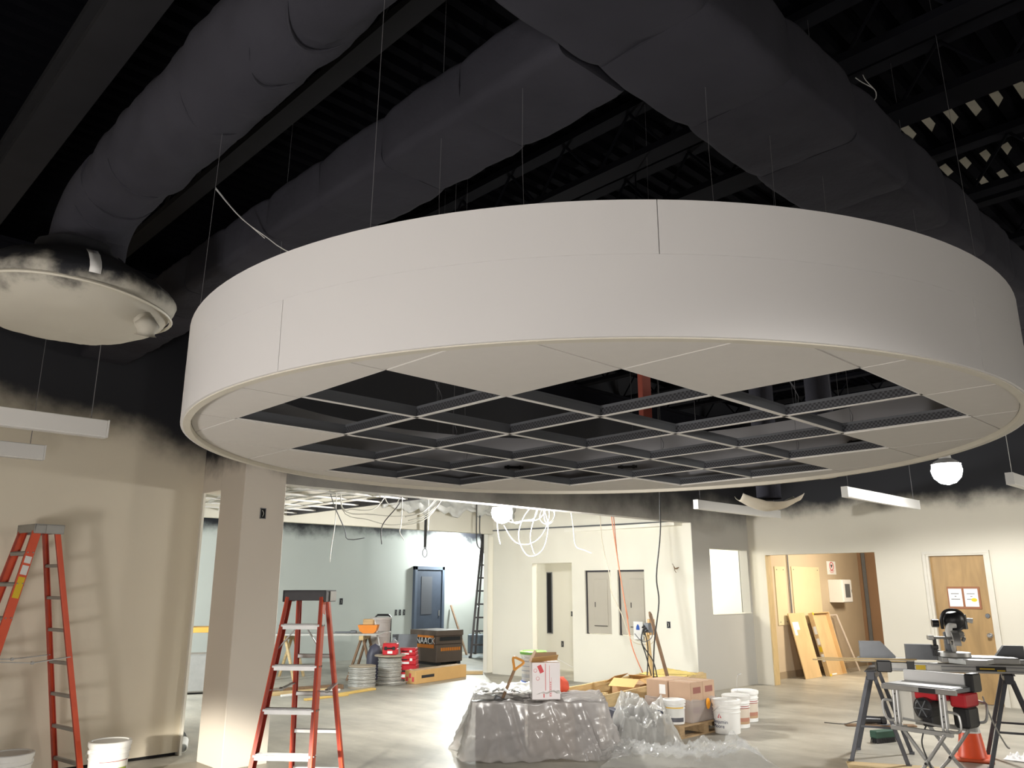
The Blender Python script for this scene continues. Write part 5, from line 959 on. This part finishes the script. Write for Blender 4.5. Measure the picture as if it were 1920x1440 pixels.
t = thing('angle_grinder', 'small black power tool lying on the narrow dark plank', 'power tool', (10.72, 4.53, .021), R(-48)); mb = MB(); mb.cyl((-.12, 0, .045), (.08, 0, .045), .04, .035, 14); mb.cyl((.08, 0, .045), (.14, 0, .05), .05, .045, 14); mb.build('body', m_blk, parent=t); mb = MB(); mb.cyl((.11, 0, .0), (.11, 0, .006), .075, n=20); mb.build('disc', m_grey, parent=t); mb = MB(); mb.tube([(-.12, 0, .045), (-.25, .03, .02), (-.4, -.06, .008), (-.6, .05, .008)], .006, 6, smooth=4); mb.build('cord', m_cable_k, parent=t)
t = thing('white_rag', 'crumpled white rag on the floor at the right edge', 'rag', (9.78, 2.70, 0)); mb = MB(); mb.sheet(lambda u, v: ((u - .5) * .3, (v - .5) * .22, .005 + .07 * abs(fbm(u * 4, v * 4, 2)) * min(1, 6 * min(u, 1 - u, v, 1 - v))), 24, 20); mb.build('cloth', m_paper, parent=t, ang=180)
# ---------------------------------------------------------------- things in the corridor
for lab, x0, x1, z0, z1 in (('pale yellow board fixed on the corridor wall behind the leaning panels', 15.47, 16.68, .97, 2.09), ('narrow pale yellow board on the corridor wall next to the opening', 14.78, 15.20, .97, 2.08)):
    t = thing('wall_board', lab, 'board', (x0, 7.90, z0)); MB().box(0, x1 - x0, -.018, 0, 0, z1 - z0, bev=.003).build('board', mat('pale_yellow_board', (.62, .53, .33), .6, var=.05), parent=t)
    for a in (.08, x1 - x0 - .08):
        for b in (.06, z1 - z0 - .06): tag(MB().cyl((a, -.018, b), (a, -.022, b), .012, n=8).build('screw', m_grey, parent=t), kind='stuff')
t = thing('hook_rod', 'thin dark rod with a hook hanging beside the narrow yellow board', 'rod', (15.32, 7.87, 1.0)); mb = MB(); mb.tube([(0, 0, 1.85), (0, 0, .15), (.01, -.03, .02), (.05, -.07, -.03), (.09, -.07, .03), (.08, -.06, .10)], .014, 6, smooth=3); mb.build('rod', m_grey, parent=t)
def leaning(label, x0, x1, yb, yt, h, name, thick, tray):
    t = thing(name, label, 'panel', (x0, yb, 0)); w = x1 - x0; tilt = math.asin((yt - yb) / h); M = Matrix.Rotation(-tilt, 3, 'X')
    def slab(a, b, c, d, y0, y1, n, m): mb = MB(); mb.box(a, b, y0, y1, c, d, bev=.003); mb.v = [tuple(M @ Vector(v)) for v in mb.v]; return mb.build(n, m, parent=t)
    p = slab(0, w, 0, h, 0 if not tray else .08, .02 if not tray else .095, 'panel', m_ply2)
    if tray:
        for a in ((0, .018, 0, h), (w - .018, w, 0, h), (.018, w - .018, 0, .018), (.018, w - .018, h - .018, h)): slab(*a, 0, .08, 'side', m_ply2)
        slab(.10, .30, .02, .045, -.002, .0, 'paper_label', m_paper); slab(0, .05, h - .05, h + .002, -.003, 0, 'yellow_corner', m_yel); slab(-.002, .0, .60, .72, .01, .07, 'paper_label', m_paper); slab(-.002, 0, .80, .95, .01, .07, 'paper_label', m_paper); slab(-.002, 0, .46, .56, .01, .07, 'yellow_label', m_yel); slab(-.002, 0, .28, .42, .01, .07, 'paper_label', m_paper); slab(-.003, .06, .0, .04, -.003, 0, 'yellow_corner', m_yel)
    else: slab(.06, .30, h - .32, h - .17, -.002, 0, 'paper_label', m_paper); slab(.06, .16, h - .42, h - .32, -.002, 0, 'paper_label', m_paper)
m_ply2 = wood('light_plywood', (.66, .46, .24), .84, .5, (1.2, 1, .5), 2.5)
leaning('flat plywood panel with a paper label leaning on the corridor wall', 15.02, 15.68, 7.54, 7.80, 1.22, 'leaning_board', .02, False)
leaning('shallow open plywood tray with yellow and white labels leaning in the corridor', 15.86, 16.62, 7.46, 7.72, 1.22, 'plywood_tray', .02, True)
t = thing('acrylic_sheet', 'clear sheet with a white strip edge leaning right of the plywood tray', 'sheet', (16.85, 7.50, 0)); mb = MB(); mb.bar((.45, 0, 0), (.22, .28, 1.12), .05, .02, (0, 1, 0)); mb.bar((-.15, .28, 1.12), (.22, .28, 1.12), .02, .02); mb.build('strip_edge', mat('white_strip', (.66, .56, .48), .5), parent=t); mb = MB(); mb.add([(.0, 0, .0), (.44, 0, 0), (.21, .28, 1.1), (-.2, .28, 1.1)], [(0, 1, 2, 3)]); mb.build('sheet', film('clear_acrylic', (.5, .4, .3), .25, .1), parent=t, thick=.004)
t = thing('warning_sign', 'white sign with a red ringed pictogram on the corridor wall above the cabinet', 'sign', (17.10, 7.90, 1.95)); MB().box(0, .42, -.008, 0, 0, .28, bev=.002).build('plate', m_paper, parent=t)
mb = MB(); mb.tube([(.21 + .085 * math.cos(a), -.010, .175 + .085 * math.sin(a)) for a in [k * math.pi / 12 for k in range(25)]], .009, 6); mb.build('red_ring', m_redp, parent=t); mb = MB(); mb.prism([(-.05, .03), (.0, -.04), (.05, .03), (.02, .035), (0, .01), (-.02, .035)], 0, .003, M=Matrix.Translation((.21, -.009, .175)) @ Matrix(((1, 0, 0, 0), (0, 0, -1, 0), (0, 1, 0, 0), (0, 0, 0, 1)))); mb.build('pictogram', m_ink, parent=t)
mb = MB()
for k in range(3):
    x = .10 + .02 * k
    while x < .32 - .02 * k: mb.box(x, x + .022, -.0092, -.008, .075 - .022 * k, .085 - .022 * k); x += .03
tag(mb.build('small_print', m_redp, parent=t), kind='stuff')
t = thing('extinguisher_cabinet', 'white wall cabinet with a small glass window below the red ringed sign', 'cabinet', (17.08, 7.60, 1.37)); MB().box(0, .44, 0, .30, 0, .47, bev=.006).build('body', m_white, parent=t); d = MB().box(.01, .43, -.018, 0, .01, .46, bev=.004).build('door', m_white, parent=t); MB().box(.10, .34, -.021, -.017, .10, .38, bev=.002).build('window_pane', m_grey, parent=d); MB().box(.39, .41, -.03, -.018, .20, .26, bev=.003).build('latch', m_steel, parent=d)
# ---------------------------------------------------------------- things in the back room
gb = thing('site_tool_chest', 'brown steel site tool chest with orange lettering in the back room', 'tool chest', (11.66, 14.46, 0)); m_chest = mat('chest_brown', (.13, .095, .075), .5, var=.15)
MB().box(0, .76, 0, .95, .06, .44, bev=.012).build('body', m_chest, parent=gb); MB().box(0, .76, 0, .95, .445, .62, bev=.012).build('upper_body', m_chest, parent=gb); MB().box(-.015, .775, -.015, .965, .62, .74, bev=.012).build('lid', m_chest, parent=gb)
for a in ((.05, .15, .02, .93), (.61, .72, .02, .93)): MB().box(a[0], a[1], a[2], a[3], 0, .06).build('skid', m_blk, parent=gb)
MB().box(.08, .68, -.018, 0, .52, .60, bev=.006).build('front_handle', m_blk, parent=gb)
MB().box(-.012, 0, .10, .80, .36, .66).build('logo_plate', m_orange_dk, parent=gb); MB().box(-.014, -.012, .10, .80, .44, .58).build('black_band', m_ink, parent=gb)
text('KNAACK', .20, gb, (-.0145, .45, .51), (0, -1, 0), (0, 0, 1), m_paper); mb = MB(); x = .12
while x < .66: mb.box(x, x + .05, -.002, 0, .30, .37); x += .065
mb.build('orange_lettering', m_orange_dk, parent=gb)
t = thing('grey_board', 'grey square board leaning in front of the brown tool chest', 'board', (10.62, 14.72, 0), R(-46)); mb = MB(); mb.box(0, .55, 0, .015, 0, .70, bev=.003); mb.v = [tuple(Matrix.Rotation(R(-8), 3, 'X') @ Vector(v)) for v in mb.v]; mb.build('board', m_grey, parent=t)
def spool(label, loc, R1, h, rc, flange=True):
    t = thing('cable_spool', label, 'cable spool', loc); m_fl = mat('spool_flange', (.36, .30, .22), .7, var=.1); mb = MB(); mb.cyl((0, 0, 0), (0, 0, .018), R1, n=32); mb.build('lower_flange', m_fl, parent=t)
    if flange: mb = MB(); mb.cyl((0, 0, h - .018), (0, 0, h), R1, n=32); mb.build('upper_flange', m_fl, parent=t)
    n = int((h - .036) / .021)
    for k in range(n):
        r = rc + .008 * math.sin(k * 2.3); mb = MB(); mb.tube([(r * math.cos(a), r * math.sin(a), .028 + k * .021 + .004 * math.sin(a + k)) for a in [j * math.pi / 14 for j in range(29)]], .0115, 6); mb.build('cable_turn', m_cable_g, parent=t)
    mb = MB(); mb.cyl((0, 0, .018), (0, 0, h - .018), rc - .008, n=24); mb.build('core', m_cable_g, parent=t); return t
m_cable_g = mat('grey_armoured_cable', (.42, .41, .38), .45, .3, var=.15, scale=8)
spool('squat cable spool of grey cable, nearer to the orange ladder', (8.33, 12.38, 0), .235, .36, .225); spool('taller cable spool with a wide flange carrying a red case', (8.93, 12.40, 0), .28, .50, .20)
for k, r in enumerate((.27, .285, .30)):
    t = thing('loose_cable_coil', ('inner', 'middle', 'outer')[k] + ' loop of loose grey cable round the foot of the taller spool', 'cable', (8.93, 12.40, 0)); mb = MB(); mb.tube([((r + .02) * math.cos(a), (r + .02) * math.sin(a), .012 + .018 * k + .006 * math.sin(3 * a)) for a in [j * math.pi / 16 for j in range(33)]], .010, 6); mb.build('loop', m_cable_g, parent=t)
def toolcase(label, loc, rz, w, d, h):
    t = thing('tool_case', label, 'tool case', loc, rz); MB().box(-w / 2, w / 2, -d / 2, d / 2, 0, h * .55, bev=.012).build('case_bottom', m_red, parent=t); MB().box(-w / 2, w / 2, -d / 2, d / 2, h * .56, h, bev=.012).build('case_lid', m_red, parent=t)
    for s_ in (-1, 1): MB().box(s_ * w * .28 - .025, s_ * w * .28 + .025, -d / 2 - .012, -d / 2, h * .42, h * .72, bev=.004).build('latch', m_paper if w > .3 else m_blk, parent=t)
    MB().box(-.05, .05, -d / 2 - .02, -d / 2, h * .52, h * .64, bev=.006).build('handle', m_blk, parent=t); MB().box(-w * .15, w * .2, -d / 2 - .002, -d / 2, h * .12, h * .34).build('white_mark', m_paper, parent=t)
toolcase('red tool case standing on top of the taller cable spool', (8.95, 12.42, .501), R(-46), .26, .2, .20)
toolcase('bottom red tool case of the stack beside the taller spool', (9.72, 12.98, 0), R(-46), .46, .34, .25); toolcase('middle red tool case of the stack beside the taller spool', (9.72, 12.98, .251), R(-46), .44, .32, .17); toolcase('top red tool case of the stack beside the taller spool', (9.73, 13.0, .422), R(-46), .42, .3, .13)
t = thing('long_carton', 'long tan carton lying on the floor before the tool chest', 'box', (9.24, 12.03, 0), R(12)); MB().box(0, 1.50, 0, .26, 0, .23, bev=.006).build('carton_body', m_kraft2, parent=t); MB().box(0, 1.5, .12, .14, .23, .2312).build('tape', MATS['clear_tape'], parent=t); MB().box(.16, .52, -.002, 0, .09, .14).build('dark_label', m_ink, parent=t)
for k in range(3): MB().box(-.002, 0, .04 + .07 * k, .09 + .07 * k, .04 + .06 * (k % 2), .12 + .06 * (k % 2)).build('red_print', m_redp, parent=t)
tb = thing('sheet_table', 'work table of pale sheets lying on two wooden trestles in the back room', 'table', (8.60, 14.00, 0), R(-44))
for z, dx in ((.80, 0), (.815, .05)): MB().box(-1.05 + dx, 1.0 + dx, -.40, .36, z, z + .013, bev=.002).build('sheet', mat('pale_sheet', (.55, .55, .52), .6), parent=tb)
for x in (-.75, .72):
    MB().box(x - .04, x + .04, -.45, .42, .72, .80).build('trestle_rail', m_lum, parent=tb)
    for a, b in ((-1, -1), (-1, 1), (1, -1), (1, 1)): mb = MB(); mb.bar((x + a * .24, b * .36, 0), (x + a * .02, b * .30, .74), .04, .09, (0, 1, 0), 0, .003); mb.build('trestle_leg', m_oldwood if x > 0 else m_lum, parent=tb)
t = thing('orange_tray', 'orange boat shaped tub with a brown box in it on the sheet table', 'tub', (9.16, 13.46, .828), R(-44)); mb = MB(); mb.prism([(-.19, .15), (-.15, .04), (-.08, 0), (.12, 0), (.16, .04), (.19, .15)], -.13, .13, M=Matrix(((1, 0, 0, 0), (0, 0, -1, 0), (0, 1, 0, 0), (0, 0, 0, 1)))); mb.build('tub', m_orange_dk, parent=t); MB().box(-.10, .10, -.08, .08, .15, .26, bev=.01).build('brown_box', m_ply, parent=t)
t = thing('hand_tool', 'dark long hand tool lying on the sheet table', 'tool', (8.83, 13.72, .829), R(-44)); mb = MB(); mb.box(-.22, .1, -.02, .02, 0, .03, bev=.006); mb.box(.08, .2, -.05, .05, 0, .05, bev=.01); mb.build('tool', m_grey, parent=t)
DC = [(10.05, 14.35), ]
for k in range(4):
    m_ = mat('orange_drum', (.50, .11, .05), .5, var=.1) if k == 0 else mat('dusty_pail', (.42, .38, .36), .5, var=.12)
    bucket(('orange pail at the foot of the pail stack in the back room', 'grey pail, second from the floor in the back room stack', 'grey pail, third from the floor in the back room stack', 'grey pail on top of the back room stack')[k], (9.85, 14.05, .272 * k), R0=.195, R1=.205, h=.27, handle=False, ringm=m_, lid=mat('dusty_pail_lid', (.48, .44, .42), .5))
t = thing('white_rod', 'white rod leaning on the pail stack', 'rod', (9.45, 13.35, 0)); mb = MB(); mb.cyl((.02, -.08, .0), (-.10, .20, 1.06), .016, n=8); mb.build('rod', m_bucket, parent=t)
t = thing('hand_truck', 'black steel hand truck standing behind the pail stack', 'hand truck', (10.40, 14.75, 0), R(-44)); mb = MB(); mb.tube([(-.16, 0, 0), (-.16, 0, 1.06), (-.12, 0, 1.10), (.12, 0, 1.10), (.16, 0, 1.06), (.16, 0, 0)], .025, 8); mb.build('frame', m_blk, parent=t)
for z in (.3, .7): MB().box(-.15, .15, -.015, .015, z, z + .04).build('crossbar', m_blk, parent=t)
MB().box(-.2, .2, -.25, 0, 0, .015).build('toe_plate', m_blk, parent=t)
for lab, loc, sz, m_ in (('dark bagged bundle under the right end of the sheet table', (9.05, 13.05, 0), (.30, .26, .66), mat('dark_bag', (.06, .06, .09), .5, var=.4)), ('grey plastic wrapped bundle beside the dark bagged one', (9.45, 13.0, 0), (.26, .24, .72), mat('grey_bag', (.25, .25, .25), .35, var=.4)), ('brown paper roll between the bagged bundles', (9.22, 12.98, 0), (.14, .14, .70), m_kraft)):
    t = thing('bagged_bundle', lab, 'bag', loc, R(-44)); mb = MB(); mb.lathe([(sz[0] * .40, 0), (sz[0] * .5, sz[2] * .3), (sz[0] * .46, sz[2] * .7), (sz[0] * .3, sz[2] * .93), (0, sz[2])], 24); mb.v = [(x * (1 + .22 * fbm(x * 8, y * 8, z * 5)), y * (1 + .22 * fbm(y * 8, x * 8, z * 4)), z) for x, y, z in mb.v]; mb.build('bag', m_, parent=t, ang=80)
for lab, p, L_, w, h, rz, m_ in (('long dark board on the floor left of the squat spool', (6.75, 12.7, 0), 1.25, .16, .07, -12, m_oldwood), ('tan board on the floor in front of the long dark one', (6.55, 12.45, 0), 1.2, .14, .05, -8, m_lumx), ('white strip on the floor in front of the boards', (6.7, 12.2, 0), 1.1, .05, .03, 2, m_bucket), ('yellow timber strip on the floor by the squat spool', (7.45, 11.72, 0), .85, .10, .03, 14, mat('yellow_timber', (.62, .42, .12), .6)), ('second yellow timber strip further left on the floor', (6.75, 11.55, 0), .8, .07, .03, 4, MATS['yellow_timber']), ('short timber block on the floor by the end of the panel wall', (11.02, 12.75, 0), .36, .18, .06, -44, m_lumx)):
    t = thing('floor_board', lab, 'board', p, R(rz)); MB().box(0, L_, -w / 2, w / 2, 0, h, bev=.004).build('board', m_, parent=t)
t = thing('leaning_pole', 'dark pole leaning against the back wall behind the tool chest', 'pole', (13.75, 16.0, 0)); mb = MB(); mb.cyl((.05, -.1, .02), (.38, .95, 1.20), .028, n=8); mb.build('pole', m_oldwood, parent=t)
t = thing('grey_case', 'grey blue case on the floor by the far ladder', 'case', (14.6, 16.4, 0), R(-44)); MB().box(-.25, .25, -.12, .12, 0, .48, bev=.02).build('body', mat('grey_blue_case', (.10, .13, .16), .5), parent=t); mb = MB(); mb.tube([(-.07, 0, .47), (-.06, 0, .53), (.06, 0, .53), (.07, 0, .47)], .012, 6); mb.build('handle', m_blk, parent=t)
t = thing('floor_plastic', 'crumpled pale plastic sheet on the floor under the far ladder', 'plastic sheet', (14.3, 15.4, 0)); mb = MB(); mb.sheet(lambda u, v: ((u - .5) * 1.6, (v - .5) * 1.3, .004 + .14 * max(0, fbm(u * 4, v * 4, 6)) * min(1, 6 * min(u, 1 - u, v, 1 - v))), 40, 34); mb.build('sheet', film('pale_film', (.55, .6, .62), .7, .3), parent=t, ang=180, fix=False)
# seen through the narrow gap beside the column
t = thing('metal_cabinet', 'low grey two door metal cabinet seen through the gap by the column', 'cabinet', (5.55, 13.55, 0), R(-25)); MB().box(-.5, .5, 0, .45, .03, .62, bev=.006).build('body', m_alu_dull, parent=t)
for x in (-.49, .005): d = MB().box(x, x + .485, -.018, 0, .05, .60, bev=.004).build('door', m_alu, parent=t); MB().box(x + (.44 if x < 0 else .02), x + (.46 if x < 0 else .04), -.03, -.018, .3, .4, bev=.003).build('handle', m_grey, parent=d)
t = thing('orange_bench', 'orange topped bench behind the metal cabinet in the gap', 'bench', (6.1, 14.9, 0), R(-25)); MB().box(-.9, .9, -.3, .3, .90, .99, bev=.005).build('bench_top', mat('orange_bench_top', (.62, .33, .06), .5), parent=t)
for x in (-.8, .8):
    for y in (-.25, .25): MB().box(x - .03, x + .03, y - .03, y + .03, 0, .90).build('leg', m_grey, parent=t)
bucket('white bucket with a blue and red label on the orange bench', (6.02, 14.80, .991), R0=.13, R1=.14, h=.30, handle=False, band=band_print('blue_red_label', (.7, .7, .7), [(0, (.05, .05, .3)), (.3, (.6, .55, .55)), (.5, (.45, .15, .25)), (.7, (.7, .7, .7))]), span=(-180, 0), bandz=(.03, .20))
t = thing('plastic_pipe', 'short white plastic pipe on the floor in the gap by the column', 'pipe', (3.80, 8.92, .045), R(66)); mb = MB(); mb.lathe([(.045, 0), (.045, .45), (.038, .45), (.038, 0), (.045, 0)], 18, cap=False); mb.v = [(z, y, x) for x, y, z in mb.v]; mb.build('pipe', m_bucket, parent=t)
mb = MB(); mb.tube([(4.0, 9.3, .012), (4.3, 10.2, .012), (4.2, 11.0, .012), (4.9, 11.8, .012)], .012, 6, smooth=4); tag(mb.build('floor_cable', m_cable_k), 'dark cable trailing over the floor behind the column', 'cable')
